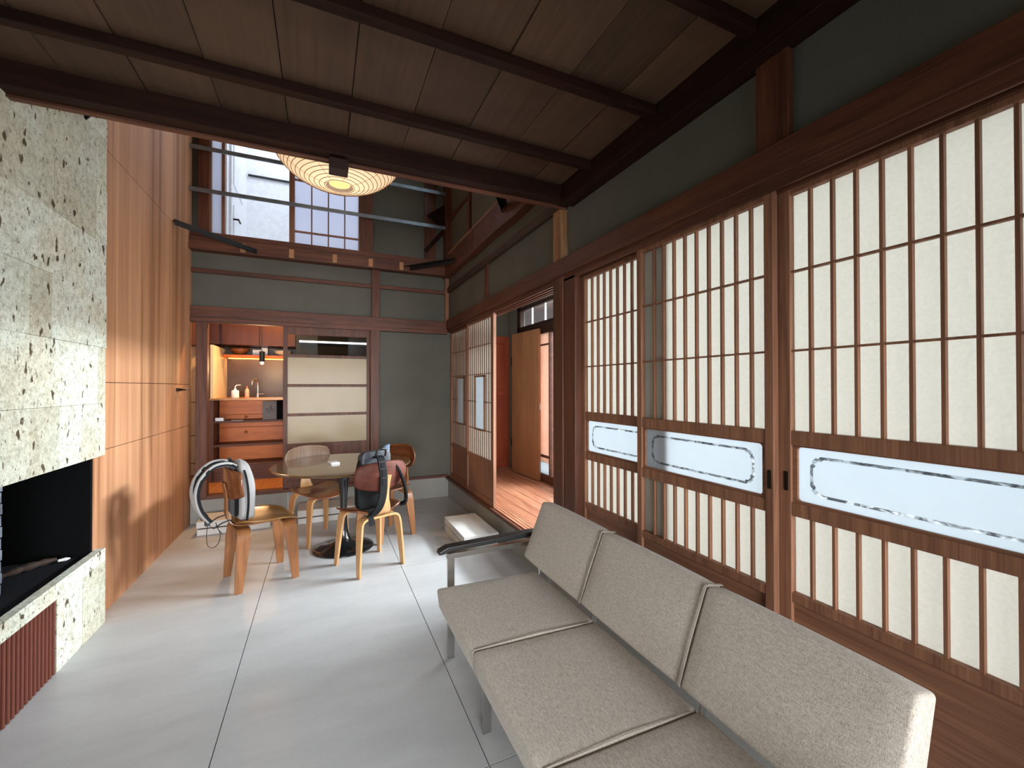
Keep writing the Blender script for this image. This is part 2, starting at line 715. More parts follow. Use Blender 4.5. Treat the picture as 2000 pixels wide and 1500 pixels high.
M['galv'] = plain('galvanised_steel', srgb(150, 160, 168), 0.4, 0.8, var=0.15)
M['chrome'] = plain('chrome', srgb(190, 188, 184), 0.22, 1.0)
M['blkpad'] = plain('black_leather', srgb(24, 23, 24), 0.38, spec=0.5)
M['blkmetal'] = plain('black_enamel', srgb(20, 22, 24), 0.18, 0.0, spec=0.6, coat=0.4)
M['tabletop'] = wood('table_walnut', srgb(72, 52, 34), srgb(110, 84, 56), 'X', 0.16, 20, 2, coat=0.5)
M['sofa'] = fabric('oatmeal_weave', srgb(146, 137, 126), srgb(206, 196, 183), 420)
M['piping'] = fabric('oatmeal_piping', srgb(118, 109, 99), srgb(150, 141, 130), 420)
M['greypack'] = fabric('light_grey_canvas', srgb(128, 125, 124), srgb(162, 159, 158), 500, 0.25)
M['blackweb'] = fabric('black_webbing', srgb(14, 14, 15), srgb(30, 30, 32), 500, 0.3)
M['blackpack'] = plain('black_nylon', srgb(10, 11, 12), 0.7, spec=0.2, var=0.25)
M['greywhite'] = plain('stone_slab', srgb(196, 194, 190), 0.55, var=0.04)
M['skirt'] = plain('grey_skirting_tile', srgb(148, 146, 140), 0.6, var=0.04)
M['brass'] = plain('brass', srgb(170, 120, 60), 0.3, 0.9)
M['slotdark'] = plain('dark_bronze', srgb(34, 24, 20), 0.4, 0.6)

# ================================================================ SETTING
XR, YB, XL = 1.50, 5.38, -1.25

# floor tiles
mb = MB()
gx = [-2.304, -1.344, -0.384, 0.575, 1.535]
gy = [-2.35, -0.43, 1.49, 3.41, 5.42]
for a, b in zip(gx, gx[1:]):
    for c, d in zip(gy, gy[1:]):
        mb.box(max(a, -1.95) + 0.002, min(b, XR + .02) - 0.002, c + 0.002, d - 0.002, -0.02, 0.0)
fl = struct('floor', mb, M['tile'], 'pale grey floor of large square stone tiles', 'floor')
struct('floor_bed', MB().box(-2.0, 1.55, -2.4, 5.45, -0.06, -0.012), M['grout'])
# skirting tiles of the sunken floor
mb = MB()
for a, b in ((-2.3, 0.2), (0.2, 2.30), (2.30, 3.41), (3.41, 5.38)):
    mb.box(XR, XR + .03, a + .001, b - .001, 0, 0.235)
struct('baseboard_right', mb, M['skirt'], 'grey stone skirting below the wooden sill', 'baseboard')
mb = MB()
for a, b in ((-1.25, -0.352), (-0.35, 0.62), (0.622, 1.50)):
    mb.box(a + .001, b, YB, YB + .03, 0, 0.25)
struct('baseboard_back', mb, M['skirt'], 'grey stone skirting along the back wall', 'baseboard')

# ---- right wall: plaster fields
mb = MB()
mb.box(XR + .015, XR + .12, -2.3, 2.44, 2.27, 2.80)
mb.box(XR + .015, XR + .12, 2.58, 3.92, 2.27, 3.62)
mb.box(XR + .015, XR + .12, 3.92, 5.42, 2.27, 3.62)
mb.box(XR + .015, XR + .12, 4.45, 5.42, 3.62, 5.3)
mb.box(XR + .015, XR + .12, 2.44, 4.45, 4.95, 5.3)
mb.box(XR + .015, XR + .12, 2.44, 2.62, 2.62, 5.3)
struct('wall_right', mb, M['plaster'], 'dark grey plaster wall above the paper screens', 'wall')

# ---- back wall: plaster fields
mb = MB()
mb.box(0.545, 1.55, YB + .02, YB + .12, 2.90, 5.3)
mb.box(0.60, 1.55, YB + .02, YB + .12, 0.25, 2.90)
mb.box(-1.3, 0.60, YB + .02, YB + .12, 2.20, 2.90)
mb.box(-1.3, -1.17, YB + .02, YB + .12, 2.9, 5.3)
mb.box(-1.3, 0.60, YB + .02, YB + .12, 4.55, 5.3)
struct('wall_back', mb, M['plaster'], 'grey plaster back wall with exposed timbers', 'wall')

# ---- left wall: cedar panels over a dark backing
mb = MB()
g = 0.0022
ys0, ys1 = 3.335, 5.40
mb.box(XL - .02, XL, ys0, ys1, 2.93 + g, 5.3)
mb.box(XL - .02, XL, ys0, ys1, 1.453 + g, 2.93 - g)
mb.box(XL - .02, XL, ys0, 4.203 - g, 1.030 + g, 1.453 - g)
mb.box(XL - .02, XL, 4.203 + g, ys1, 1.030 + g, 1.453 - g)
mb.box(XL - .02, XL, ys0, 4.951 - g, 0.0, 1.030 - g)
mb.box(XL - .02, XL, 4.951 + g, ys1, 0.0, 1.030 - g)
struct('wall_left', mb, M['cedar'], 'tall wall of warm brown cedar veneer panels', 'wall')
struct('wall_left_backing', MB().box(XL - .05, XL - .015, ys0, ys1, 0, 5.3), M['gap'])
d = empty('door_1', (XL, 4.9, 1.39))
tag(d, 'flush door handle and lock plate set in the cedar wall', 'door', kind='structure')
MB().box(XL, XL + .003, 4.86, 5.07, 1.33, 1.435).build('lock_plate', M['cedar'], d, bevel=.001)
MB().tube([(XL, 4.93, 1.40), (XL + .045, 4.93, 1.40), (XL + .05, 4.95, 1.40), (XL + .05, 5.06, 1.405)], 0.009).box(XL, XL + .02, 4.885, 4.965, 1.385, 1.415).build('door_handle', M['slotdark'], d, smooth=False)

# room shell behind the camera and above
struct('wall_front', MB().box(-2.0, 1.6, -2.45, -2.35, 0, 2.8), M['plaster'])
struct('wall_left_near', MB().box(-2.0, -1.93, -2.4, 3.33, 0, 5.3), M['plaster'])
mb = MB()
mb.box(-2.0, 1.62, 2.46, 7.9, 5.3, 5.4)
struct('ceiling_upper', mb, M['plaster'])

# ---- low ceiling boards
mb = MB()
bx = [-1.95, -1.825, -1.547, -1.27, -0.993, -0.716, -0.437, -0.158, 0.121, 0.401, 0.679, 0.956, 1.220, 1.5]
by = [-2.35, -1.55, -1.03, -0.51, 0.01, 0.515, 1.035, 1.54, 2.065, 2.42]
for i, (a, b) in enumerate(zip(bx, bx[1:])):
    for c, e in zip(by, by[1:]):
        j = random.uniform(-.0015, .0015)
        mb.box(a + .002, b - .002, c, e, 2.742 + j + (0.004 if i % 2 else 0), 2.755)
struct('ceiling', mb, M['ceil'], 'low dark brown ceiling of wide cedar boards', 'ceiling')
struct('ceiling_backing', MB().box(-2.0, 1.62, -2.4, 2.46, 2.756, 2.80), M['gap'])
struct('wall_above_beam', MB().box(-2.0, 1.62, 2.40, 2.45, 2.80, 5.3), M['plaster'])
for k, y in enumerate(by[1:-1]):
    trim(MB().box(-1.95, 1.43, y - .022, y + .022, 2.698, 2.743), darkwood('X'), 'dark ceiling batten crossing the low board ceiling')
# big beam closing the low ceiling
trim(MB().box(-1.95, 1.52, 2.375, 2.46, 2.64, 2.76), darkwood('X'), 'dark beam at the edge of the low ceiling', .004)
trim(MB().box(-1.95, 1.50, 2.445, 2.478, 2.628, 2.652), beamwood('X'), 'narrow brown moulding under the edge of the ceiling beam', .002)
trim(MB().box(1.42, 1.53, -2.35, 2.38, 2.615, 2.745), darkwood('Y'), 'dark beam along the top of the right wall')
struct('trim_90', MB().box(0.03, 0.125, 2.40, 2.49, 2.575, 2.632), M['gap'], 'short dark block under the ceiling beam', 'trim', bevel=.002)

# ---- right wall timbers
trim(MB().box(1.465, 1.56, -2.35, 5.42, 2.172, 2.287), beamwood('Y'), 'reddish brown head beam running over the paper screens')
mb = MB()
mb.box(1.485, 1.60, -2.35, 5.42, 2.148, 2.173)
for x in (1.485, 1.524, 1.562, 1.592):
    mb.box(x, x + .010, -2.35, 5.42, 2.130, 2.149)
trim(mb, beamwood('Y'), 'grooved upper track for the sliding screens', .0015)
mb = MB()
mb.box(1.465, 1.62, -2.35, 5.42, 0.232, 0.262)
trim(mb, beamwood('Y'), 'dark brown sill along the foot of the screens')
mb = MB()
for x in (1.500, 1.532, 1.566, 1.598):
    mb.box(x, x + .008, 2.45, 5.40, 0.262, 0.268)
mb.box(1.505, 1.62, 2.45, 5.40, 0.256, 0.2655)
trim(mb, M['boards'], 'pale grooved sill track in the open doorway', .001)
# post between doorway and screens
trim(MB().box(1.478, 1.60, 2.455, 2.585, 0.26, 2.20), beamwood('Z'), 'dark brown post beside the open doorway', .004)
trim(MB().box(1.485, 1.58, 2.312, 2.45, 0.26, 2.15), beamwood('Z'), 'dark jamb beside the first paper screen', .004)
trim(MB().box(1.478, 1.60, 2.47, 2.585, 2.28, 2.64), wood('weathered_post', srgb(96, 62, 36), srgb(170, 122, 78), 'Z', 0.6, 26, 2), 'pale weathered post end under the ceiling beam', .005)
trim(MB().box(1.485, 1.60, 0.945, 1.065, 2.27, 2.66), beamwood('Z'), 'brown stud on the plaster above the paper screens')
trim(MB().box(1.495, 1.56, 3.925, 4.005, 2.28, 2.66), beamwood('Z'), 'short brown stud above the doorway screens')
# upper right wall members
mb = MB()
pts = []
seg = 14
for i in range(seg):
    y0 = 2.5 + (5.40 - 2.5) * i / seg
    y1 = 2.5 + (5.40 - 2.5) * (i + 1) / seg
    w0 = 0.006 * math.sin(i * 1.3)
    w1 = 0.006 * math.sin((i + 1) * 1.3)
    t0 = 0.006 * math.sin(i * 2.1 + 1)
    t1 = 0.006 * math.sin((i + 1) * 2.1 + 1)
    mb.hexa([(1.43 + t0, y0, 2.835 + w0), (1.58, y0, 2.835 + w0), (1.58, y1, 2.835 + w1), (1.43 + t1, y1, 2.835 + w1),
             (1.44 + t0, y0, 3.085 + w0 * .5), (1.58, y0, 3.085 + w0 * .5), (1.58, y1, 3.085 + w1 * .5), (1.44 + t1, y1, 3.085 + w1 * .5)])
bmesh.ops.remove_doubles(mb.bm, verts=mb.bm.verts[:], dist=1e-4)
trim(mb, beamwood('Y'), 'large rough hewn beam high on the right wall', .006)
trim(MB().box(1.47, 1.56, 2.5, 5.40, 3.085, 3.15), wood('pale_rail', srgb(120, 84, 66), srgb(160, 118, 96), 'Y', .55, 24, 1.5), 'pale rail lying on the rough beam')
trim(MB().box(1.48, 1.56, 2.5, 5.40, 2.645, 2.712), wood('sooty_rail', srgb(34, 24, 20), srgb(84, 58, 46), 'Y', .7, 24, 1.2), 'thin sooty rail under the rough beam')
trim(MB().box(1.485, 1.56, 4.46, 4.53, 3.15, 5.0), beamwood('Z'), 'thin upright beside the high right window')
trim(MB().box(1.485, 1.56, 2.5, 4.46, 3.62, 3.70), beamwood('Y'), 'brown sill rail of the high right window')
trim(MB().box(1.49, 1.56, 4.53, 5.40, 3.565, 3.615), beamwood('Y'), 'thin rail on the upper right plaster')
trim(MB().box(1.44, 1.55, 5.26, 5.40, 2.88, 5.3), beamwood('Z'), 'corner post of the upper storey')
# high right window
w = empty('window_1', (1.54, 3.5, 3.7))
tag(w, 'bright window high on the right wall of the void', 'window', kind='structure')
mb = MB()
for y in (2.62, 3.2, 3.8, 4.40):
    mb.box(1.52, 1.55, y - .02, y + .02, 3.70, 4.95)
mb.box(1.52, 1.55, 2.6, 4.42, 3.70, 3.74).box(1.52, 1.55, 2.6, 4.42, 4.90, 4.95).box(1.52, 1.55, 2.6, 4.42, 4.3, 4.33)
mb.build('window_frame', framewood('Z'), w, bevel=.001)
MB().box(1.533, 1.537, 2.62, 4.42, 3.72, 4.93).build('pane', M['frost'], w)

# ---- back wall timbers
trim(MB().box(-1.25, 1.48, 5.345, 5.42, 2.150, 2.272), beamwood('X'), 'brown head beam across the back wall')
mb = MB().box(-1.25, 1.48, 5.33, 5.42, 2.105, 2.15)
trim(mb, beamwood('X'), 'grooved track under the back head beam', .002)
trim(MB().box(-1.25, 1.49, 5.365, 5.42, 2.628, 2.672), beamwood('X'), 'thin brown rail across the grey back wall')
trim(MB().box(-1.25, 1.46, 5.28, 5.43, 2.848, 2.985), beamwood('X'), 'heavy floor beam across the back wall', .005)
trim(MB().box(-1.25, 1.46, 5.31, 5.43, 2.985, 3.045), beamwood('X'), 'brown sill board on the heavy floor beam')
for x in (-0.80, -0.34, 0.105, 0.50, 0.86):
    trim(MB().box(x, x + .05, 5.272, 5.285, 2.86, 2.955), wood('pale_peg', srgb(150, 100, 66), srgb(190, 140, 100), 'Z', .6, 30, 2), 'pale joist end let into the heavy floor beam', .002)
trim(MB().box(0.545, 0.640, 5.355, 5.42, 2.27, 2.86), beamwood('Z'), 'short brown stud between the back wall beams')
trim(MB().box(0.53, 0.635, 5.335, 5.42, 0.26, 2.11), beamwood('Z'), 'brown post right of the glazed sliding door', .004)
trim(MB().box(-1.20, -1.10, 5.34, 5.44, 0.27, 2.11), beamwood('Z'), 'dark post left of the kitchen opening', .004)
trim(MB().box(0.63, 1.50, 5.37, 5.42, 0.25, 0.285), beamwood('X'), 'thin brown base rail under the dark plaster')
trim(MB().box(-1.25, 0.63, 5.345, 5.46, 0.245, 0.285), beamwood('X'), 'brown sill in front of the kitchen')
trim(MB().box(1.455, 1.505, 5.345, 5.40, 2.27, 2.86), framewood('Z'), 'thin corner strip at the meeting of two plaster walls', .002)
# upper floor timbers at the back
trim(MB().box(-1.185, -1.095, 5.34, 5.44, 3.04, 4.6), beamwood('Z'), 'brown post left of the upper back window')
trim(MB().box(0.415, 0.555, 5.33, 5.44, 3.04, 5.0), beamwood('Z'), 'brown post right of the upper back window')
trim(MB().box(1.19, 1.34, 5.375, 5.42, 3.04, 5.3), beamwood('Z'), 'broad brown board on the upper back wall')
trim(MB().bar((1.20, 5.368, 3.16), (1.48, 5.368, 3.50), .05, .04, (0, 1, 0)), darkwood('Z'), 'slanting dark brace at the upper corner')
trim(MB().prism([(1.22, 3.62), (1.46, 3.80), (1.46, 3.45)], 'Y', 5.34, 5.375), darkwood('Z'), 'dark triangular gusset at the upper corner')

# ---- upper back window and white room behind it
w = empty('window_2', (-0.35, 5.40, 3.04))
tag(w, 'upper back window open to a bright white room', 'window', kind='structure')
mb = MB()
mb.box(-1.095, -1.075, 5.36, 5.42, 3.04, 4.6)
mb.box(-0.985, -0.955, 5.37, 5.41, 3.04, 4.6)
mb.box(-0.345, -0.29, 5.37, 5.41, 3.04, 4.6)
mb.box(0.395, 0.425, 5.37, 5.41, 3.04, 4.6)
mb.box(-1.095, 0.42, 5.36, 5.42, 4.5, 4.6)
mb.build('window_frame', framewood('Z'), w, bevel=.002)
mb = MB()
for x in (-0.115, 0.062, 0.24):
    mb.box(x - .007, x + .007, 5.378, 5.395, 3.04, 4.5)
mb.box(-0.29, 0.40, 5.375, 5.40, 3.19, 3.208).box(-0.29, 0.40, 5.375, 5.40, 3.78, 3.80)
mb.build('muntin', framewood('Z'), w)
M['frost2'] = translucent('upper_frosted_glass', (.86, .88, .96, 1), (.84, .86, .94, 1), .8, 5)
MB().box(-0.30, 0.40, 5.396, 5.400, 3.04, 4.5).build('pane', M['frost2'], w)
MB().box(-1.08, -0.98, 5.396, 5.400, 3.04, 4.5).build('pane', M['frost2'], w)
mb = MB()
mb.box(-1.04, -1.0, 5.72, 7.12, 3.0, 5.3)
mb.box(-1.9, -1.04, 5.72, 5.76, 3.0, 5.3)
mb.box(-1.0, 1.2, 7.10, 7.14, 3.0, 5.3)
mb.box(1.17, 1.2, 5.5, 7.1, 3.0, 5.3)
mb.box(-1.9, 1.2, 5.5, 7.14, 2.96, 3.0)
struct('wall_upper_room', mb, M['white'], 'plain white walls of the upper room', 'wall')
MBp = MB()
MBp.bar((-.98, 7.08, 4.48), (1.17, 7.08, 4.48), .02, .025)
trim(MBp, M['steelblk'], 'thin black rail on the white wall of the upper room', 0)
d = empty('door_2', (-1.0, 6.2, 3.0))
tag(d, 'white panelled door in the upper room with a metal handle', 'door', kind='structure')
MB().box(-1.0, -.975, 5.85, 6.68, 3.0, 4.75).build('door_leaf', M['white'], d, bevel=.003)
MB().box(-.975, -.965, 5.95, 6.58, 3.2, 3.60).build('door_panel', M['white'], d, bevel=.003)
MB().box(-.975, -.965, 5.95, 6.58, 3.85, 4.6).build('door_panel', M['white'], d, bevel=.003)
MB().tube([(-.97, 5.92, 3.42), (-.915, 5.92, 3.42), (-.915, 6.04, 3.42)], .011).build('door_handle', M['slotdark'], d)

# steel railing bars across the upper window and steel corner braces
for z, nm in ((3.885, 'upper'), (3.445, 'lower')):
    o = MB().box(-1.25, 1.475, 5.285, 5.30, z, z + .042).build('railing_bar', M['galv'], bevel=.001)
    tag(o, 'flat grey steel bar across the upper back window, the %s of two' % nm, 'railing')


def brace(p0, p1, label):
    r = empty('corner_brace', p0)
    tag(r, label, 'brace')
    mb = MB()
    a, b = Vector(p0), Vector(p1)
    s = (b - a).normalized().cross(Vector((0, 0, 1)))
    mb.bar(a, b, .058, .006)
    mb.bar(a + s * .026 - Vector((0, 0, .024)), b + s * .026 - Vector((0, 0, .024)), .006, .05)
    mb.build('steel_angle', M['steelblk'], r)
    dd = (b - a).normalized()
    for t in (.02, .05):
        c = b - dd * t
        MB().tube([c - Vector((0, 0, .004)), c - Vector((0, 0, .012))], .009, 6).build('bolt', M['galv'], r)


brace((-1.245, 4.79, 2.955), (-0.60, 5.36, 2.905), 'black steel angle brace from the cedar wall to the floor beam')
brace((1.46, 4.84, 2.955), (0.86, 5.36, 2.905), 'black steel angle brace in the far right corner of the void')
brace((1.45, 3.36, 2.985), (0.90, 2.50, 2.985), 'black steel angle brace on the rough beam near the ceiling edge')
brace((-1.195, 3.13, 2.955), (-0.70, 2.50, 2.955), 'black steel angle brace against the stone chimney')

# ================================================================ SCREENS (right wall)


def screen(n, y0, y1, xf, muntins, label, pull_at=None, far_st=.034):
    """sliding paper screen in the plane x = xf .. xf + .03, from y0 (near) to y1 (far)"""
    d = empty('door_%d' % n, (xf + .015, (y0 + y1) / 2, 0.262))
    tag(d, label, 'sliding screen', group='paper screens on the right wall', kind='structure')
    st = .034
    mb = MB()
    x0, x1 = xf, xf + .030
    mb.box(x0, x1, y0, y0 + st, .268, 2.147)
    mb.box(x0, x1, y1 - far_st, y1, .268, 2.147)
    a, b = y0 + st, y1 - far_st
    mb.box(x0 + .002, x1, a, b, 2.112, 2.147)
    mb.box(x0 + .002, x1, a, b, 1.212, 1.262)
    mb.box(x0 + .002, x1, a, b, 0.958, 1.006)
    mb.box(x0 + .002, x1, a, b, 0.650, 0.684)
    mb.box(x0 + .002, x1, a, b, 0.268, 0.320)
    mb.build('frame', framewood('Z'), d, bevel=.002)
    # lattice
    mb = MB()
    for y in muntins:
        mb.box(x0 + .008, x0 + .024, y - .0045, y + .0045, 1.262, 2.112)
        mb.box(x0 + .008, x0 + .024, y - .0045, y + .0045, .684, .958)
    for z in (1.550, 1.835):
        mb.box(x0 + .007, x0 + .023, a, b, z - .0035, z + .0035)
    mb.build('lattice', framewood('Z'), d)
    MB().box(x0 + .0245, x0 + .0255, a, b, 1.255, 2.12).build('paper', M['paper'], d)
    MB().box(x0 + .0245, x0 + .0255, a, b, .675, .965).build('paper', M['paper'], d)
    # glass light with rounded corners
    mb = MB()
    mb.ringframe(rect_like(a, b, 1.003, 1.215), rrect(a + .016, b - .016, 1.014, 1.206, .014), 'X', x0 + .010, x0 + .022)
    gf = mb.build('glass_frame', framewood('Y'), d)
    MB().box(x0 + .020, x0 + .024, a + .004, b - .004, 1.006, 1.213).build('glass_pane', M['frost'], d)

    def notch(m):
        ya, yb, za, zb = a + .055 + m, b - .055 - m, 1.040 + m, 1.180 - m
        c = .034
        out = []
        for cy, cz, sy, sz, fl in ((yb, zb, -1, -1, 0), (ya, zb, 1, -1, 1), (ya, za, 1, 1, 0), (yb, za, -1, 1, 1)):
            q = [(cy, cz + sz * c), (cy + sy * .008, cz + sz * c * .75), (cy + sy * .006, cz + sz * .018), (cy + sy * .018, cz + sz * .006), (cy + sy * c * .75, cz + sz * .008), (cy + sy * c, cz)]
            out += q if not fl else q[::-1]
        return out
    MB().ringframe(notch(0), notch(.009), 'X', x0 + .0185, x0 + .020).build('etched_border', M['etch'], gf)
    MB().box(x0 + .014, x0 + .022, a - .004, b + .004, .300, .655).build('kick_panel', framewood('Y'), d)
    if pull_at is not None:
        MB().ringframe(rrect(pull_at - .007, pull_at + .007, 1.045, 1.115, .005, 3), rrect(pull_at - .0045, pull_at + .0045, 1.050, 1.110, .003, 3), 'X', x0 - .002, x0 + .001).box(x0 - .0008, x0 + .0002, pull_at - .005, pull_at + .005, 1.048, 1.112).build('finger_pull', M['slotdark'], d)
    return d


# etched band: clear glass lines through which dark and light garden shows
def etch():
    m, nt, b = newmat('etched_line')
    f, _ = noise(nt, 1.0, 3, 0.7, 0.4, sc=(8, 22, 40))
    tr = N(nt, 'ShaderNodeBsdfTransparent')
    df = N(nt, 'ShaderNodeBsdfDiffuse')
    df.inputs[0].default_value = srgb(96, 100, 104)
    mx = N(nt, 'ShaderNodeMixShader')
    nt.links.new(ramp(nt, f, [(0.40, (.75, .75, .75, 1)), (0.50, (.40, .40, .40, 1)), (0.58, (.12, .12, .12, 1))]), mx.inputs[0])
    nt.links.new(tr.outputs[0], mx.inputs[1])
    nt.links.new(df.outputs[0], mx.inputs[2])
    nt.links.new(mx.outputs[0], nt.nodes['Material Output'].inputs[0])
    return m


M['etch'] = etch()
p3 = [0.911, .841, .773, .705, .636, .567, .498, .430, .362]
screen(3, 0.250, 1.040, 1.535, p3, 'paper sliding screen nearest the right edge of the photo', .991, .066)
screen(4, 1.014, 1.745, 1.500, [1.043 + .0655 + .0655 * k for k in range(9)], 'paper sliding screen in the middle, its left stile overlapping the next', 1.030)
screen(5, 1.560, 2.312, 1.535, [2.278 - .0625 - .0625 * k for k in range(10)], 'paper sliding screen beside the dark post')
screen(6, -0.510, 0.270, 1.500, [-.46 + .069 * k for k in range(10)], 'paper sliding screen beyond the right edge of the photo')
screen(7, -1.30, -0.48, 1.535, [-1.25 + .069 * k for k in range(11)], 'paper sliding screen beside the photographer')
screen(8, -2.35, -1.27, 1.500, [-2.30 + .069 * k for k in range(14)], 'paper sliding screen behind the photographer')


def far_screen(n, y0, y1, xf, label, bars):
    d = empty('door_%d' % n, (xf + .015, (y0 + y1) / 2, .262))
    tag(d, label, 'sliding screen', group='lattice screens by the doorway', kind='structure')
    st = .045
    a, b = y0 + st, y1 - st
    x0, x1 = xf, xf + .03
    mb = MB()
    mb.box(x0, x1, y0, y0 + st, .268, 2.147).box(x0, x1, y1 - st, y1, .268, 2.147)
    mb.box(x0 + .002, x1, a, b, 2.115, 2.147).box(x0 + .002, x1, a, b, .655, .695).box(x0 + .002, x1, a, b, .268, .31)
    mb.build('frame', framewood('Z'), d, bevel=.002)
    c = (a + b) / 2
    wy0, wy1 = c - .135, c + .135
    mb = MB()
    for k in range(1, bars):
        y = a + (b - a) * k / bars
        if wy0 - .02 < y < wy1 + .02:
            mb.box(x0 + .015, x0 + .024, y - .0045, y + .0045, 1.545, 2.115).box(x0 + .015, x0 + .024, y - .0045, y + .0045, .695, .965)
        else:
            mb.box(x0 + .015, x0 + .024, y - .0045, y + .0045, .695, 2.115)
    for z in (1.858, 1.558, .975):
        mb.box(x0 + .013, x0 + .023, a, b, z - .004, z + .004)
    mb.box(x0 + .005, x0 + .023, a, wy0, 1.263, 1.271).box(x0 + .005, x0 + .023, wy1, b, 1.263, 1.271)
    mb.build('lattice', framewood('Z'), d)
    mb = MB()
    mb.box(x0 + .004, x0 + .026, wy0 - .012, wy0, .975, 1.54).box(x0 + .004, x0 + .026, wy1, wy1 + .012, .975, 1.54)
    mb.box(x0 + .004, x0 + .026, wy0 - .012, wy1 + .012, 1.528, 1.545).box(x0 + .004, x0 + .026, wy0 - .012, wy1 + .012, .965, .982)
    mb.build('glass_frame', framewood('Z'), d)
    MB().box(x0 + .018, x0 + .021, wy0, wy1, .98, 1.53).build('glass_pane', M['frost'], d)
    mb = MB()
    mb.box(x0 + .0245, x0 + .0255, a, wy0, .69, 2.12).box(x0 + .0245, x0 + .0255, wy1, b, .69, 2.12)
    mb.box(x0 + .0245, x0 + .0255, wy0, wy1, 1.54, 2.12).box(x0 + .0245, x0 + .0255, wy0, wy1, .69, .975)
    mb.build('paper', M['paper'], d)
    MB().box(x0 + .014, x0 + .020, a - .004, b + .004, .30, .665).build('kick_panel', framewood('Z'), d)


far_screen(9, 4.585, 5.395, 1.535, 'lattice screen with a small window in the far corner', 12)
far_screen(10, 3.775, 4.615, 1.500, 'lattice screen with a small window at the edge of the open doorway', 12)

# ================================================================ VERANDA / CORRIDOR
mb = MB()
x = 1.625
while x < 2.5:
    mb.box(x + .0025, min(x + .118, 2.52) - .0025, -2.4, 5.72, .24, .262)
    x += .118
struct('floor_veranda', mb, M['boards'], 'sunlit floor of reddish pine boards beyond the doorway', 'floor')
struct('floor_veranda_bed', MB().box(1.55, 2.56, -2.4, 5.75, .15, .239), M['gap'])
struct('ceiling_veranda', MB().box(1.60, 2.62, -2.4, 5.75, 2.62, 2.68), M['white'])
mb = MB()
mb.box(1.56, 1.93, 5.70, 5.78, .26, 2.65)
mb.box(1.93, 2.56, 5.70, 5.78, 2.16, 2.65)
mb.box(2.50, 2.58, 5.30, 5.72, .26, 2.65)
mb.box(2.50, 2.58, 4.2, 5.30, 2.47, 2.65)
struct('wall_corridor', mb, M['plaster'], 'grey plaster at the end of the corridor', 'wall')
# reddish door at the corridor's end
d = empty('door_11', (2.2, 5.70, .262))
tag(d, 'reddish brown panelled door at the dark end of the corridor', 'door', kind='structure')
redw = wood('red_door', srgb(122, 50, 28), srgb(164, 78, 46), 'Z', .45, 14, 1.5)
MB().box(1.90, 2.50, 5.675, 5.705, .262, 2.16).build('door_leaf', redw, d, bevel=.002)
mb = MB()
mb.box(1.98, 2.42, 5.657, 5.676, 2.05, 2.16).box(1.98, 2.42, 5.657, 5.676, 1.30, 1.37).box(1.98, 2.42, 5.657, 5.676, .262, .36)
mb.box(2.42, 2.50, 5.655, 5.676, .262, 2.16).box(1.90, 1.98, 5.655, 5.676, .262, 2.16)
mb.build('door_rail', redw, d, bevel=.002)
# open plank door
d = empty('door_12', (2.40, 5.29, .262))
tag(d, 'tall plain wooden door standing open in the corridor', 'door', kind='structure')
doorw = wood('plain_door', srgb(128, 84, 54), srgb(160, 112, 76), 'Z', .45, 10, 1.2)
mb = MB()
mb.hexa([(2.375, 5.286, .275), (2.410, 5.289, .275), (2.452, 4.592, .275), (2.413, 4.577, .275), (2.375, 5.286, 2.14), (2.410, 5.289, 2.14), (2.452, 4.592, 2.14), (2.413, 4.577, 2.14)])
mb.build('door_leaf', doorw, d, bevel=.002)
mb = MB()
mb.box(2.425, 2.445, 4.574, 4.586, 1.14, 1.22)
mb.build('lock', M['chrome'], d, bevel=.001)
MB().tube([(2.37, 5.29, .62), (2.37, 5.29, .72)], .009).tube([(2.37, 5.29, 1.72), (2.37, 5.29, 1.82)], .009).build('hinge', M['slotdark'], d)
# transom above
w = empty('window_3', (2.5, 4.6, 2.2))
tag(w, 'clear transom window above the corridor door', 'window', kind='structure')
mb = MB()
mb.box(2.47, 2.52, 3.8, 5.30, 2.455, 2.50).box(2.47, 2.52, 3.8, 5.30, 2.19, 2.235).box(2.47, 2.52, 5.25, 5.31, 2.19, 2.5)
mb.build('window_frame', darkwood('Y'), w, bevel=.002)
mb = MB()
for y in (3.85, 4.2, 4.55, 4.90):
    mb.box(2.485, 2.505, y - .009, y + .009, 2.23, 2.46)
mb.build('muntin', M['white'], w)
MB().box(2.494, 2.498, 3.8, 5.26, 2.23, 2.46).build('pane', M['glass'], w)
trim(MB().box(2.46, 2.54, 3.40, 5.30, 2.08, 2.19), darkwood('Y'), 'dark lintel over the veranda doors')
trim(MB().box(2.46, 2.56, -2.4, 5.30, .262, .36), beamwood('Y'), 'brown sill under the veranda doors')
trim(MB().box(2.48, 2.54, 5.24, 5.34, .26, 2.65), darkwood('Z'), 'dark corner post of the corridor')
# glazed veranda sliding door seen beyond the open door
d = empty('door_13', (2.49, 4.75, .36))
tag(d, 'glazed veranda door with a pale pink wood reflection coloured into its pane', 'door', kind='structure')
pw = translucent('pink_reflection_pane', (.84, .66, .56, 1), (.74, .54, .44, 1), .28, 6)  # pink tone stands in for wood reflected in the frosted pane
MB().box(2.485, 2.515, 4.42, 5.24, .50, 2.08).build('door_leaf', pw, d)
mb = MB().box(2.472, 2.486, 4.42, 5.24, .56, .59).box(2.472, 2.486, 4.42, 5.24, 1.93, 1.95).box(2.47, 2.52, 4.40, 4.425, .36, 2.08)
mb.build('rail', beamwood('Y'), d)
MB().box(2.485, 2.515, 4.42, 5.24, .36, .50).build('kick_panel', M['frost'], d)
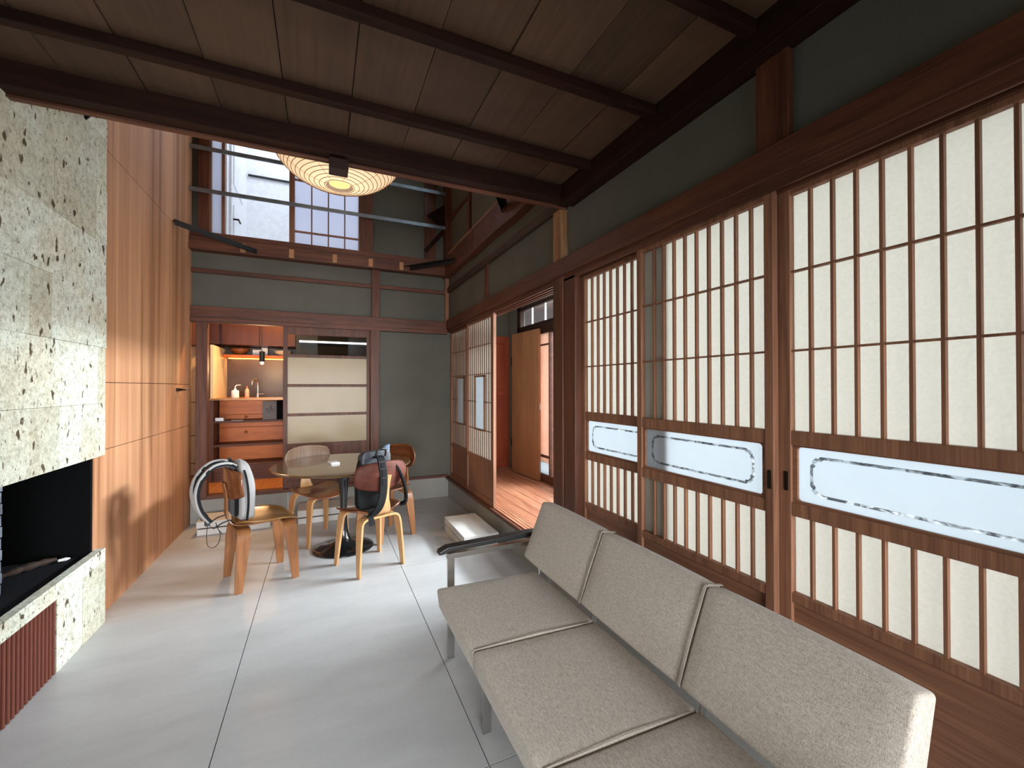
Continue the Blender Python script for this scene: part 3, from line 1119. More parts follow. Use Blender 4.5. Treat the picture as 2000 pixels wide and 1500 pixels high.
# frames of the other veranda doors (glazed, open to the garden)
for n, (ya, yb) in enumerate(((3.45, 4.38),)):
    d = empty('door_%d' % (14 + n), (2.52, (ya + yb) / 2, .36))
    tag(d, None, None, kind='structure')
    mb = MB()
    mb.box(2.505, 2.53, ya, ya + .04, .36, 2.08).box(2.505, 2.53, yb - .04, yb, .36, 2.08).box(2.505, 2.53, ya, yb, .36, .42).box(2.505, 2.53, ya, yb, 2.04, 2.08)
    mb.build('frame', framewood('Z'), d)
    MB().box(2.516, 2.519, ya + .04, yb - .04, .42, 2.04).build('pane', M['glass'], d)
struct('eaves', MB().box(2.62, 4.0, -3, 8, 2.60, 2.66), beamwood('Y'))
struct('ground', MB().box(2.5, 9, -6, 9, -.2, .0), plain('garden_ground', srgb(110, 106, 92), .9), 'garden ground outside', 'ground')

# ================================================================ FIREPLACE
fp = empty('fireplace', (-1.45, 2.6, 0))
tag(fp, 'built-in fireplace of pale pitted stone with a black firebox', 'fireplace')
XS = -1.20
hood = MB()
rows = [1.012, 1.326, 1.660, 1.975, 2.285, 2.60, 2.915, 3.23, 3.55, 3.9, 4.3]
cuts = [[2.05, 2.62, 2.86, 3.08], [2.3, 3.25], [2.25, 2.62, 2.78, 3.35], [2.4, 2.95, 3.35], [2.35, 2.80, 3.22], [2.2, 2.7, 3.15], [2.5, 3.0], [2.3, 2.9, 3.2], [2.6, 3.1], [2.4, 2.9]]
for (z0, z1), cc in zip(zip(rows, rows[1:]), cuts):
    ed = [-1.2, -0.6, 0.05, 0.6, 1.1, 1.65] + [c for c in cc if c < 3.34] + [3.352]
    for a, b in zip(ed, ed[1:]):
        hood.box(XS - .06, XS + random.uniform(-.002, .002), a + .0008, b - .0008, z0 + .0008, z1 - .0008)
hood.build('hood', M['stone'], fp)
MB().box(-1.90, XS - .055, -1.2, 3.330, 1.02, 4.3).build('hood_core', M['black'], fp)
pl = MB()
for a, b in ((-1.2, 0.2), (0.2, 1.4), (1.4, 2.60), (2.60, 3.362)):
    pl.box(XS - .045, XS, a + .0008, b - .0008, .368, .447)
pl.box(XS - .045, XS - .002, 2.858, 3.10, 0, .3665)
pl.box(XS - .045, XS, 3.102, 3.362, 0, .3665)
pl.box(-1.40, XS - .045, 3.340, 3.362, .30, .447)
pl.build('plinth', M['stone'], fp, bevel=.0015)
MB().box(-1.88, XS - .046, -1.2, 3.345, .38, .425).build('ash_bed', M['ash'], fp)
bx_ = MB()
bx_.box(-1.90, -1.86, -1.2, 3.335, .3, 1.05).box(-1.88, XL - .002, 3.31, 3.333, .3, 1.05).box(-1.88, XS - .06, -1.2, 3.33, 1.0, 1.02)
bx_.build('firebox', M['black'], fp)
MB().box(-1.88, -1.235, -1.2, 2.86, 0, .37).build('base', M['black'], fp)
vg = MB()
vg.box(-1.235, -1.222, 0.6, 2.856, 0.002, .366)
y = 2.848
while y > 1.0:
    vg.prism([(-1.222, y - .017), (-1.204, y - .012), (-1.204, y - .005), (-1.222, y)], 'Z', .002, .366)
    y -= .030
vg.build('vent_grille', M['terra'], fp)
# brick pier inside the firebox
mb = MB()
z = .426
i = 0
while z < .98:
    off = .05 * math.sin(i * .35 + .5)
    for k in range(3):
        y0 = 2.60 + k * .085 + (.04 if i % 2 else 0)
        mb.box(-1.62, -1.40, y0 + .002, min(y0 + .083, 2.86) - .002, z + .002, z + .052)
    z += .055
    i += 1
mb.build('brick_lining', plain('grey_brick', srgb(98, 102, 112), .6, var=.5), fp, bevel=.002)
lg = empty('fire_log', (-1.52, 3.14, .425))
tag(lg, 'charred piece of firewood lying on the black sand of the fireplace', 'firewood')
pts = spline([(-1.53, 3.08, .436), (-1.48, 3.13, .447), (-1.42, 3.19, .452), (-1.37, 3.24, .450)], 4)
MB().tube(pts, [.007 + .012 * math.sin(PI * (i + 1) / (len(pts) + 1)) * (1 + .3 * math.sin(i * 2.2)) for i in range(len(pts))], 8).build('wood', wood('charred', srgb(20, 13, 10), srgb(58, 38, 28), 'Y', .8, 30, 4), lg)
MB().tube([(-1.365, 3.245, .438), (-1.34, 3.265, .436), (-1.325, 3.275, .436)], [.007, .010, .004], 8).build('broken_tip', M['greywhite'], lg)

# ================================================================ STEP STONES


def step(x0, x1, y0, y1, label, h=.13):
    r = empty('step_stone', ((x0 + x1) / 2, (y0 + y1) / 2, 0))
    tag(r, label, 'step', group='two-tier stone steps')
    MB().box(x0 + .004, x1 - .004, y0 + .004, y1, 0.0, .057).build('lower_slab', M['greywhite'], r, bevel=.002)
    MB().box(x0 + .012, x1 - .012, y0 + .012, y1, .057, .069).build('joint', M['gap'], r)
    MB().box(x0, x1, y0, y1, .069, h).build('upper_slab', M['greywhite'], r, bevel=.002)


step(1.112, 1.432, 3.478, 4.12, 'white stone step on the floor in front of the open doorway')
step(-1.095, -0.475, 4.92, 5.24, 'stone step behind the chair with the grey backpack')
step(-0.232, 0.352, 4.90, 5.22, 'stone step half hidden behind the table', .14)

# ================================================================ SOFA
sf = empty('sofa', (0.85, 1.25, 0))
tag(sf, 'long low oatmeal fabric three-seat sofa on a chrome frame', 'sofa')
SY = [2.080, 1.530, 0.980, 0.450]


def cushion(poly, y0, y1, name, crown=.006):
    """upholstered block with rounded edges, cross-section poly in (x, z), slightly swollen"""
    mb = MB()
    n = len(poly)
    # subdivide outline
    out = []
    for i in range(n):
        a, b = poly[i], poly[(i + 1) % n]
        for k in range(6):
            t = k / 6
            out.append((a[0] + (b[0] - a[0]) * t, a[1] + (b[1] - a[1]) * t, math.sin(PI * t)))
    cx = sum(p[0] for p in out) / len(out)
    cz = sum(p[1] for p in out) / len(out)
    rings = []
    for j in range(9):
        s = j / 8
        yy = y0 + (y1 - y0) * s
        sw = math.sin(PI * s) ** .5
        ring = []
        for px, pz, e in out:
            dx, dz = px - cx, pz - cz
            L = math.hypot(dx, dz)
            k = crown * e * sw
            ring.append(mb.bm.verts.new((px + dx / L * k, yy, pz + dz / L * k)))
        rings.append(ring)
    for a, b in zip(rings, rings[1:]):
        for i in range(len(a)):
            mb.face([a[i], a[(i + 1) % len(a)], b[(i + 1) % len(a)], b[i]])
    mb.face(rings[0][::-1])
    mb.face(rings[-1])
    o = mb.build(name, M['sofa'], sf, bevel=.017, seg=4)
    o.modifiers['bevel'].angle_limit = math.radians(50)
    for p in o.data.polygons:
        p.use_smooth = True
    return o


for a, b in zip(SY, SY[1:]):
    c = cushion([(.520, .420), (1.085, .405), (1.075, .300), (.533, .318)], b, a, 'seat_cushion')
for a, b in zip(SY, SY[1:]):
    c = cushion([(1.000, .500), (1.118, .785), (1.196, .768), (1.098, .455)], b + .0005, a - .0005, 'back_cushion', .008)
# piping along the joints
for yy in SY[1:3]:
    mb = MB()
    mb.tube([(.531, yy, .325), (.5195, yy, .412), (.531, yy, .4205), (.8, yy, .4205), (1.05, yy, .408)], .002, 6)
    mb.build('seat_piping', M['piping'], sf, smooth=True)
    mb = MB()
    for q in (-.0035, .0035):
        mb.tube([(.998, yy + q, .502), (1.050, yy + q, .640), (1.113, yy + q, .782), (1.125, yy + q, .789), (1.190, yy + q, .774)], .0022, 6)
    mb.build('back_piping', M['piping'], sf, smooth=True)
# chrome frame
fr = MB()
fr.box(.60, 1.10, 2.150, 2.185, .288, .300).box(.60, 1.10, .33, .365, .288, .300)
fr.box(.600, .632, .33, 2.185, .276, .300).box(1.04, 1.075, .33, 2.185, .276, .300)
fr.build('rail', M['chrome'], sf, bevel=.001)
for yy in (2.160, 1.630, 0.90, 0.345):
    for xx in (.600, 1.17):
        top = .535 if yy in (2.160, 0.345) else .290
        if xx > 1 and top > .5:
            top = .60
        if xx > 1:
            mb = MB().bar((xx, yy, 0), (xx - .02, yy, top), .012, .036, (1, 0, 0))
        else:
            mb = MB().box(xx, xx + .038, yy, yy + .012, 0, top)
        mb.build('leg', M['chrome'], sf, bevel=.001)
for yy in (2.160, 0.345):
    MB().box(.600, 1.16, yy - .002, yy + .034, .520, .545).build('arm_rail', M['chrome'], sf, bevel=.001)
    mb = MB()
    prof = [(.552, .548), (.556, .566), (.600, .584), (1.10, .598), (1.16, .596), (1.16, .572), (.62, .560), (.575, .550)]
    mb.prism(prof, 'Y', yy - .012, yy + .046)
    mb.build('armrest', M['blkpad'], sf, bevel=.004, seg=3)
for yy in (1.95, 1.55, .97, .55):
    MB().bar((1.06, yy, .292), (1.13, yy, .56), .025, .008, (0, 1, 0)).build('back_support', M['chrome'], sf)

# ================================================================ TABLE
TX, TY = .175, 4.04
tb = empty('round_table', (TX, TY, 0))
tag(tb, 'round brown dining table on a black trumpet pedestal', 'table')
MB().lathe([(0, 0), (.245, 0), (.255, .004), (.250, .011), (.20, .020), (.13, .034), (.075, .060), (.048, .105), (.036, .17), (.030, .26), (.029, .36), (.032, .47), (.042, .58), (.062, .66), (.095, .705), (.12, .715), (0, .715)], (TX, TY, 0), 64, False).build('pedestal', M['blkmetal'], tb, smooth=True)
MB().lathe([(0, .715), (.50, .715), (.565, .730), (.578, .742), (.574, .747), (.565, .749), (0, .749)], (TX, TY, 0), 96, False).build('tabletop', M['tabletop'], tb, smooth=False)

gd = empty('small_device', (0.094, 4.043, .749), .25)
tag(gd, 'small white rectangular gadget lying on the round table', 'gadget')
MB().prism(rrect(-.038, .038, -.055, .055, .012, 4), 'Z', 0.0, .014).build('body', M['white'], gd, local=True, bevel=.002)
MB().prism(rrect(-.026, .026, -.040, .036, .006, 3), 'Z', .014, .0155).build('screen', plain('gadget_face', srgb(205, 205, 205), .3), gd, local=True)

# ================================================================ CHAIRS


def make_chair(loc, rz, label, seatmat, backmat, legmat):
    r = empty('plywood_chair', loc, rz)
    tag(r, label, 'chair', group='moulded plywood chairs around the round table')

    def seat(u, v):
        x = .225 * u * math.sqrt(1 - .36 * v * v)
        y = .205 * v * math.sqrt(1 - .30 * u * u) + .02
        if v > 0:
            x *= 1 + .02 * v
        z = .452 + .026 * (u * u) ** 1.1 - .010 * (1 - u * u) - .030 * max(0, v) ** 2.4 + .012 * max(0, -v) ** 2
        return (x, y, z)
    MB().grid(seat, 22, 20).build('seat', seatmat, r, smooth=True, solid=.011, local=True)

    def back(u, v):
        x = .225 * u * math.sqrt(1 - .30 * v * v)
        zz = .108 * v * math.sqrt(1 - .42 * u * u)
        if v < 0:
            zz *= 1 + .12 * (1 - u * u)
        y = -.232 - .10 * (zz) + .060 * (u * u) + .010 * v * v
        return (x, y, .745 + zz)
    MB().grid(back, 22, 14).build('backrest', backmat, r, smooth=True, solid=.010, local=True)
    # spine strip
    path = spline([(0, .12, .425), (0, 0, .424), (0, -.13, .430), (0, -.196, .452), (0, -.224, .51), (0, -.226, .58), (0, -.229, .66), (0, -.245, .745)], 5)
    ws = []
    for p in path:
        z = p.z
        ws.append(.130 if p.y > -.10 and z < .45 else (.125 - .050 * min(1, max(0, (z - .45) / .10)) + .020 * max(0, (z - .62) / .13)))
    MB().ribbon(path, (1, 0, 0), ws, .011).build('spine', legmat, r, local=True, bevel=.0015)
    # bent legs: front pair and rear pair, each leg with its half of the arch
    for yy, sp, lean, topz in ((.150, .190, .030, .426), (-.145, .188, -.040, .424)):
        for s in (-1, 1):
            pts = [(0, yy, topz - .006), (s * .08, yy, topz - .006), (s * .125, yy, topz - .010), (s * .152, yy + lean * .06, topz - .030), (s * .163, yy + lean * .15, topz - .07), (s * .170, yy + lean * .35, .28), (s * .182, yy + lean * .7, .13), (s * sp, yy + lean, 0.0)]
            path = spline(pts, 5)
            ws = [(.085 if p.z > .33 else .046 + (.085 - .046) * (p.z / .33)) for p in path]
            MB().ribbon(path, (0, 1, 0), ws, .016).build('leg', legmat, r, local=True, bevel=.002)
    return r


def facing(fx, fy):
    return math.atan2(fy, fx) - PI / 2


cA = make_chair((-.412, 3.665, 0), facing(.94, .34), 'plywood chair at the left of the table with a grey backpack on it',
                wood('golden_seat', srgb(104, 68, 30), srgb(150, 106, 54), 'X', .30, 16, 2, coat=.4), walnut('Z'), wood('cherry_ply', srgb(104, 64, 36), srgb(144, 94, 56), 'Z', .35, 22, 1.5, coat=.2))
cB = make_chair((-.035, 4.39, 0), facing(.5, -.866), 'plywood chair behind the table facing the camera, its pale back above the table edge',
                walnut('X'), wood('faded_walnut', srgb(104, 82, 66), srgb(146, 120, 100), 'Z', .4, 30, 1.5), plywood('Z'))
cC = make_chair((.349, 3.575, 0), facing(-.397, .918), 'plywood chair seen from behind with a black backpack hung on it',
                walnut('X'), wood('red_walnut', srgb(64, 31, 24), srgb(96, 50, 38), 'X', .6, 16, 1.5, spec=.2), plywood('Z'))
cD = make_chair((.560, 4.215, 0), facing(-.90, -.43), 'plywood chair at the far right of the table in front of the dark wall',
                walnut('Y'), walnut('X'), wood('cherry_ply2', srgb(120, 78, 48), srgb(160, 110, 72), 'Z', .35, 22, 1.5, coat=.2))

# ================================================================ BACKPACKS


def puffy(mb, w, dpt, h, cx, cy, z0, taper=.8, bulge=.25, lean=0.0, n=8, rake=0.0, flat_back=True):
    """soft box: w along x, dpt along y (front towards +y), h up"""
    def P(u, v, s):
        # u,v in [-1,1] around, s in 0..1 height
        k = 1 - (1 - taper) * max(0, (s - .55) / .45) ** 2
        ks = 1 - .10 * (1 - min(1, s / .08))
        x = w / 2 * u * k * ks
        d_ = dpt * (.5 + .5 * v)
        bul = 1 + bulge * math.sin(PI * min(1, s * 1.15)) * (1 - u * u)
        kk = (1 - .45 * max(0, (s - .6) / .4) ** 1.5)
        y = d_ * kk * bul
        return (cx + x, cy + y + lean * s, z0 + h * s)
    N_ = 5
    M_ = 7
    per = [(-1 + 2 * i / N_, -1) for i in range(N_)] + [(1, -1 + 2 * i / 3) for i in range(3)] + [(1 - 2 * i / N_, 1) for i in range(N_)] + [(-1, 1 - 2 * i / 3) for i in range(3)]
    rings = [[mb.bm.verts.new(P(u, v, s / M_)) for u, v in per] for s in range(M_ + 1)]
    for a, b in zip(rings, rings[1:]):
        for i in range(len(a)):
            mb.face([a[i], a[(i + 1) % len(a)], b[(i + 1) % len(a)], b[i]])
    mb.face(rings[0][::-1])
    mb.face(rings[-1])
    return mb


# grey backpack: stands on the seat of chair A, straps looped over the backrest
rzA = facing(.94, .34)
bp = empty('backpack', (-.412, 3.665, .462), rzA)
tag(bp, 'light grey fabric backpack standing on the left chair, straps over its back', 'backpack')
mb = MB()
puffy(mb, .29, .095, .43, 0, -.168, .006, .72, .18, 0)
mb.build('bag_body', M['greypack'], bp, local=True, smooth=True, sub=2)
mb = MB()
puffy(mb, .22, .030, .37, 0, -.196, .030, .80, .1, 0)
mb.build('back_panel', M['blackweb'], bp, local=True, smooth=True, sub=2)
# dark zip line round the sides
for s in (-1, 1):
    path = spline([(s * .143, -.128, .02), (s * .150, -.120, .12), (s * .150, -.122, .24), (s * .138, -.135, .34), (s * .095, -.152, .415)], 5)
    MB().ribbon(path, (0, 1, 0), .014, .006).build('zip', M['blackweb'], bp, local=True)
MB().tube(spline([(-.03, -.19, .40), (-.03, -.205, .445), (.03, -.205, .445), (.03, -.19, .40)], 5), .008, 8).build('grab_handle', M['blackweb'], bp, local=True, smooth=True)
for s in (-1, 1):
    x = s * .085
    path = spline([(x, -.185, .40), (x, -.235, .425), (x + .006, -.315, .415), (x + .014, -.385, .345), (x + .018, -.415, .24), (x + .014, -.395, .13), (x, -.345, .045)], 6)
    st = MB().ribbon(path, (1, 0, .25), .060, .020).build('shoulder_strap', M['greypack'], bp, local=True, bevel=.005)
    path2 = [p + Vector((0, .0 + .011, -.004)) for p in path]
    MB().ribbon([p + Vector((0, .012 if p.z < .38 else 0, -.010 if p.z > .34 else 0)) for p in path], (1, 0, .25), .064, .018).build('strap_lining', M['blackweb'], st, local=True)
    MB().ribbon(spline([(x, -.345, .045), (x + .004, -.315, -.005), (x, -.26, .02), (x, -.20, .03)], 5), (1, 0, 0), .022, .003).build('webbing', M['blackweb'], bp, local=True)
    MB().box(x - .018, x + .018, -.362, -.335, .020, .060).build('buckle', M['blkpad'], bp, local=True, bevel=.003)
MB().ribbon(spline([(.085, -.345, .03), (.090, -.352, -.05), (.092, -.345, -.115), (.094, -.315, -.135), (.094, -.285, -.110), (.090, -.275, -.05), (.085, -.30, .01)], 6), (1, 0, .2), .010, .003).build('webbing', M['blackweb'], bp, local=True)
MB().ribbon(spline([(.085, -.30, .03), (.09, -.285, -.02), (.092, -.262, -.055)], 5), (1, 0, .2), .018, .003).build('webbing', M['blackweb'], bp, local=True)

# black backpack: hangs on the seat side of chair C's backrest, straps round it
rzC = facing(-.397, .918)
bk = empty('backpack', (.349, 3.575, .462), rzC)
tag(bk, 'black nylon backpack hung over the back of the near right chair', 'backpack')
mb = MB()
puffy(mb, .285, .068, .42, -.035, -.152, .012, .85, .10, .0)
mb.build('bag_body', M['blackpack'], bk, local=True, smooth=True, sub=2)
mb = MB()
puffy(mb, .25, .085, .115, -.03, -.170, .355, .8, .05)
mb.build('top_flap', plain('grey_black_nylon', srgb(44, 48, 54), .5, var=.2), bk, local=True, smooth=True, sub=2)
MB().tube(spline([(-.06, -.20, .425), (-.055, -.215, .475), (-.02, -.225, .49), (.015, -.215, .475), (.02, -.20, .425)], 6), .008, 8).build('grab_handle', M['blkpad'], bk, local=True, smooth=True)
MB().hexa([(.02, -.16, .43), (.08, -.17, .43), (.08, -.12, .43), (.02, -.11, .43), (.045, -.15, .50), (.09, -.16, .515), (.085, -.13, .50), (.04, -.12, .49)]).build('rain_cover', plain('steel_blue_nylon', srgb(86, 100, 122), .5), bk, local=True, bevel=.01)
path = spline([(-.045, -.175, .420), (-.045, -.235, .428), (-.050, -.275, .375), (-.045, -.288, .28), (-.050, -.290, .17), (-.070, -.285, .08), (-.100, -.262, .02), (-.120, -.22, -.01)], 6)
st = MB().ribbon(path, (1, 0, 0), [.062] * len(path), .014).build('shoulder_strap', M['blackpack'], bk, local=True, bevel=.004)
MB().ribbon([p + (Vector((0, -.009, 0))) for p in path[8:22]], (1, 0, 0), .026, .004).build('webbing', M['blackweb'], st, local=True)
for k in (10, 14, 18):
    p = path[k]
    MB().box(p.x - .030, p.x + .030, p.y - .014, p.y - .006, p.z - .004, p.z + .004).build('buckle', M['blkpad'], st, local=True)
path = spline([(.10, -.19, .36), (.13, -.22, .30), (.165, -.235, .20), (.178, -.245, .12), (.175, -.24, .05), (.15, -.21, .03)], 6)
MB().ribbon(path, (.3, 1, 0), .055, .018).build('shoulder_strap', M['blackpack'], bk, local=True, bevel=.004)
MB().tube(spline([(.165, -.25, .16), (.18, -.26, .10), (.17, -.262, .06), (.155, -.255, .09)], 5), .004, 6).build('webbing', M['blackweb'], bk, local=True)
for q in (-.13, -.115, -.10):
    MB().ribbon(spline([(q, -.23, .05), (q - .012, -.25, -.01), (q - .004, -.255, -.07)], 5), (1, 0, 0), .014, .003).build('webbing', M['blackweb'], bk, local=True)

# ================================================================ LANTERN
LX, LY, LZ = .135, 3.96, 3.52
la = empty('paper_lantern', (LX, LY, LZ - .36))
tag(la, 'large glowing oval washi paper lantern hanging in the void', 'lantern')
A_, B_ = .535, .36


def lanmat():
    return translucent('washi_shade', (1.0, .90, .78, 1), (.95, .84, .71, 1), .72, 30)


prof = []
for k in range(61):
    t = math.radians(-78 + 156 * k / 60)
    prof.append((A_ * math.cos(t), B_ * math.sin(t)))
o = MB().lathe(prof, (LX, LY, LZ), 72, False).build('shade', lanmat(), la, smooth=True)
mb = MB()
for k in range(35):
    t = math.radians(-77 + 154 * k / 34)
    rr, zz = A_ * math.cos(t) + .0015, LZ + B_ * math.sin(t)
    cx = LX
    mb.tube([(cx + rr * math.cos(q * 2 * PI / 56), LY + rr * math.sin(q * 2 * PI / 56), zz - .001) for q in range(56)], .0026, 5, True)
mb.build('ribs', plain('bamboo_rib', srgb(120, 80, 44), .7), la)
mb = MB()
for q in range(8):
    a = q * PI / 4 + .2
    mb.tube([(LX + (r_ + .001) * math.cos(a), LY + (r_ + .001) * math.sin(a), LZ + z_) for r_, z_ in prof], .0019, 4)
mb.build('paper_seams', plain('paper_seam', srgb(206, 156, 100), .8), la)
MB().lathe([(0, 0), (.085, 0), (.085, .004), (0, .004)], (LX, LY, LZ - B_ * math.sin(math.radians(78)) + .02), 32).build('bulb_glow', glow('lamp_disc', srgb(255, 226, 150), 1.0), la)
MB().tube([(LX, LY, LZ + .34), (LX, LY, 5.3)], .005, 8).build('cord', M['white'], la)
ll = bpy.data.lights.new('lantern_bulb', 'POINT')
ll.energy = 9
ll.color = (1.0, .78, .55)
ll.shadow_soft_size = .10
lo = bpy.data.objects.new('lantern_bulb', ll)
COL.objects.link(lo)
lo.location = (LX, LY, LZ)
lo.parent = None

# ================================================================ KITCHEN
mb = MB()
x = -2.0
while x < 1.6:
    mb.box(x + .001, x + .149, 5.46, 8.0, .245, .27)
    x += .15
struct('floor_kitchen', mb, wood('kitchen_floor', srgb(150, 90, 44), srgb(190, 126, 70), 'Y', .4, 16, 1.5), 'orange lit wooden kitchen floor', 'floor')
kw = plain('kitchen_wall', srgb(196, 170, 136), .7)
struct('wall_kitchen_right', MB().box(1.5, 1.6, 5.46, 7.9, .25, 2.9), kw)
struct('wall_kitchen_left', MB().box(-2.1, -2.0, 5.4, 7.9, .25, 2.9), kw)
struct('wall_kitchen_back', MB().box(-2.1, 1.6, 7.12, 7.2, .25, 2.9), plain('brown_splashback', srgb(76, 50, 18), .35), 'golden brown splashback behind the sink', 'wall')
struct('ceiling_kitchen', MB().box(-2.1, 1.6, 5.46, 7.9, 2.80, 2.86), kw)
struct('wall_kitchen_return', MB().box(-1.262, -1.232, 6.28, 7.12, 1.27, 1.95), plain('cream_tile', srgb(226, 204, 172), .3), 'cream tiled side wall beside the sink', 'wall')

kc = empty('kitchen_counter', (-.3, 6.3, .27))
tag(kc, 'orange veneered kitchen counter with open shelves seen through the opening', 'kitchen counter')
MB().box(-1.29, .75, 6.12, 7.12, 1.262, 1.284).build('countertop', plain('steel_counter', srgb(170, 120, 78), .3, .3), kc, bevel=.002)
MB().box(-1.27, -1.20, 6.14, 6.45, .27, 1.262).box(.70, .75, 6.14, 6.45, .27, 1.262).box(-1.2, .72, 6.44, 6.46, .27, 1.262).build('carcass', beamwood('Z'), kc)
for z in (.985, .695, .455):
    MB().box(-1.205, .70, 6.14, 6.44, z, z + .026).build('shelf', beamwood('X'), kc, bevel=.002)
MB().box(-1.205, .70, 6.14, 6.20, .27, .455).build('toe_panel', beamwood('X'), kc)
mb = MB()
for z0, z1 in ((1.073, 1.258), (1.013, 1.069), (.91, .98), (.725, .906), (.485, .69)):
    d_ = MB().box(-1.19, .0, 6.415, 6.44, z0, z1).build('drawer', orangewood('X'), kc, bevel=.002)
    if z0 in (1.013, .725):
        kb = MB()
        kb.lathe([(0, 0), (.006, 0), (.007, .010), (.015, .016), (.016, .022), (.010, .028), (0, .029)], (0, 0, 0), 16, False)
        kb.bm.transform(Matrix.Translation((-.90, 6.415, (z0 + z1) / 2 + (.0 if z0 > 1 else .03))) @ Matrix.Rotation(PI / 2, 4, 'X'))
        kb.build('knob', M['brass'], d_, smooth=True)
MB().box(-.93, -.28, 6.50, 6.95, 1.284, 1.287).build('sink_rim', plain('sink_steel', srgb(150, 140, 130), .25, .9), kc)

# wall shelf with LED strip
ws_ = empty('wall_shelf', (-.4, 6.95, 1.84))
tag(ws_, 'wooden wall shelf over the sink with a warm light strip below', 'shelf')
MB().box(-1.23, .45, 6.83, 7.12, 1.835, 1.872).build('board', orangewood('X'), ws_, bevel=.002)
MB().box(-1.20, .40, 7.02, 7.04, 1.824, 1.834).build('light_strip', glow('warm_strip', srgb(255, 176, 70), 9), ws_)
area('strip_light', (-.5, 7.03, 1.815), (0, .1, -1), 1.4, .03, 2.2, (1.0, .62, .26))
uc = empty('wall_cabinet', (-.7, 6.8, 1.95))
tag(uc, 'dark orange wall cabinet hanging above the sink', 'cabinet')
MB().box(-1.33, -.34, 6.60, 7.12, 1.99, 2.80).build('body', wood('cab_dark', srgb(44, 19, 9), srgb(68, 31, 15), 'Z', .4, 12, 1.5), uc)
for a, b in ((-1.20, -.775), (-.77, -.34)):
    MB().box(a, b, 6.575, 6.60, 1.985, 2.79).build('door', wood('cab_door', srgb(44, 19, 9), srgb(68, 31, 15), 'Z', .4, 10, 1.3), uc, bevel=.002)
# range hood and its dark recess behind the glass door
hd = empty('range_hood', (.25, 6.8, 1.9))
tag(hd, 'black range hood seen through the clear top pane', 'hood')
MB().prism([(6.55, 1.84), (7.12, 1.84), (7.12, 2.8), (6.55, 2.8)], 'X', -.335, .80).build('canopy', M['steelblk'], hd, bevel=.003)
MB().box(-.06, .34, 6.53, 6.548, 1.85, 2.45).build('glass_front', M['black'], hd)
MB().box(-.29, .62, 6.50, 6.53, 2.045, 2.068).build('reflection_strip', glow('reflection_glow', (.95, .97, 1, 1), 2.2), hd)  # glowing strip added to imitate a bright reflection in the clear pane


def at_y(name, label, cat, builder, mat, loc, group=None):
    r = builder(MB()).build(name, mat)
    return tag(r, label, cat, group)


# pendant lamp
pn = empty('pendant_lamp', (-.70, 6.20, 1.72))
tag(pn, 'small black pendant spotlight lit over the kitchen counter', 'lamp')
MB().lathe([(.028, 0), (.032, .0), (.032, .13), (.010, .137), (0, .137)], (-.70, 6.2, 1.745), 24, False).build('lamp_shade', M['steelblk'], pn, smooth=False)
MB().tube([(-.70, 6.2, 1.88), (-.70, 6.2, 2.80)], .003, 6).build('cord', M['steelblk'], pn)
MB().lathe([(0, -.022), (.014, -.018), (.021, -.004), (.018, .012), (.012, .03), (0, .03)], (-.70, 6.2, 1.735), 20, False).build('bulb', glow('pendant_bulb', srgb(255, 214, 150), 12), pn, smooth=True)
pl_ = bpy.data.lights.new('pendant_light', 'POINT')
pl_.energy = 15
pl_.color = (1.0, .62, .30)
pl_.shadow_soft_size = .03
po = bpy.data.objects.new('pendant_light', pl_)
COL.objects.link(po)
po.location = (-.70, 6.2, 1.66)
area('kitchen_pane_fill', (.15, 5.85, 2.76), (0, 0, -1), .9, .5, 4, (1.0, .78, .50))  # fill added behind the cream panes to brighten them, no fitting built

dl = bpy.data.lights.new('kitchen_downlight', 'POINT')
dl.energy = 130
dl.color = (1.0, .60, .27)
dl.shadow_soft_size = .025
do_ = bpy.data.objects.new('kitchen_downlight', dl)
COL.objects.link(do_)
do_.location = (-.48, 6.05, 2.74)

# bottles, tap, bowls
sb = empty('soap_bottle', (-1.035, 6.5, 1.284))
tag(sb, 'white squeeze bottle with a bent spout beside the sink', 'bottle')
MB().lathe([(0, 0), (.040, 0), (.043, .006), (.043, .085), (.036, .098), (.014, .104), (0, .104)], (-1.035, 6.5, 1.284), 24, False).build('bottle_body', M['white'], sb, smooth=True)
MB().tube(spline([(-1.035, 6.5, 1.385), (-1.035, 6.5, 1.425), (-1.02, 6.5, 1.448), (-.975, 6.5, 1.452)], 4), .006, 8).lathe([(0, 0), (.016, 0), (.014, .022), (0, .022)], (-1.035, 6.5, 1.385), 16).build('spout', M['white'], sb)
pb = empty('dish_bottle', (-.906, 6.52, 1.284))
tag(pb, 'slim pink plastic bottle between the white bottle and the tap', 'bottle')
MB().lathe([(0, 0), (.024, 0), (.026, .01), (.024, .10), (.012, .122), (0, .122)], (-.906, 6.52, 1.284), 20, False).build('bottle_body', plain('pink_plastic', srgb(226, 150, 130), .4), pb, smooth=True)
MB().lathe([(0, 0), (.011, 0), (.009, .03), (0, .03)], (-.906, 6.52, 1.406), 14).build('cap', plain('red_plastic', srgb(200, 90, 70), .4), pb)
ft = empty('kitchen_tap', (-.81, 6.75, 1.284))
tag(ft, 'tall curved metal tap at the kitchen sink', 'tap')
MB().tube(spline([(-.81, 6.75, 1.284), (-.81, 6.75, 1.46), (-.815, 6.73, 1.515), (-.835, 6.69, 1.53), (-.86, 6.65, 1.505), (-.865, 6.64, 1.45)], 6), .010, 10).build('spout', M['chrome'], ft, smooth=True)
MB().tube([(-.81, 6.75, 1.325), (-.735, 6.74, 1.33)], .010, 10).lathe([(0, 0), (.022, 0), (.020, .05), (0, .05)], (-.81, 6.75, 1.284), 16).build('lever', M['chrome'], ft)


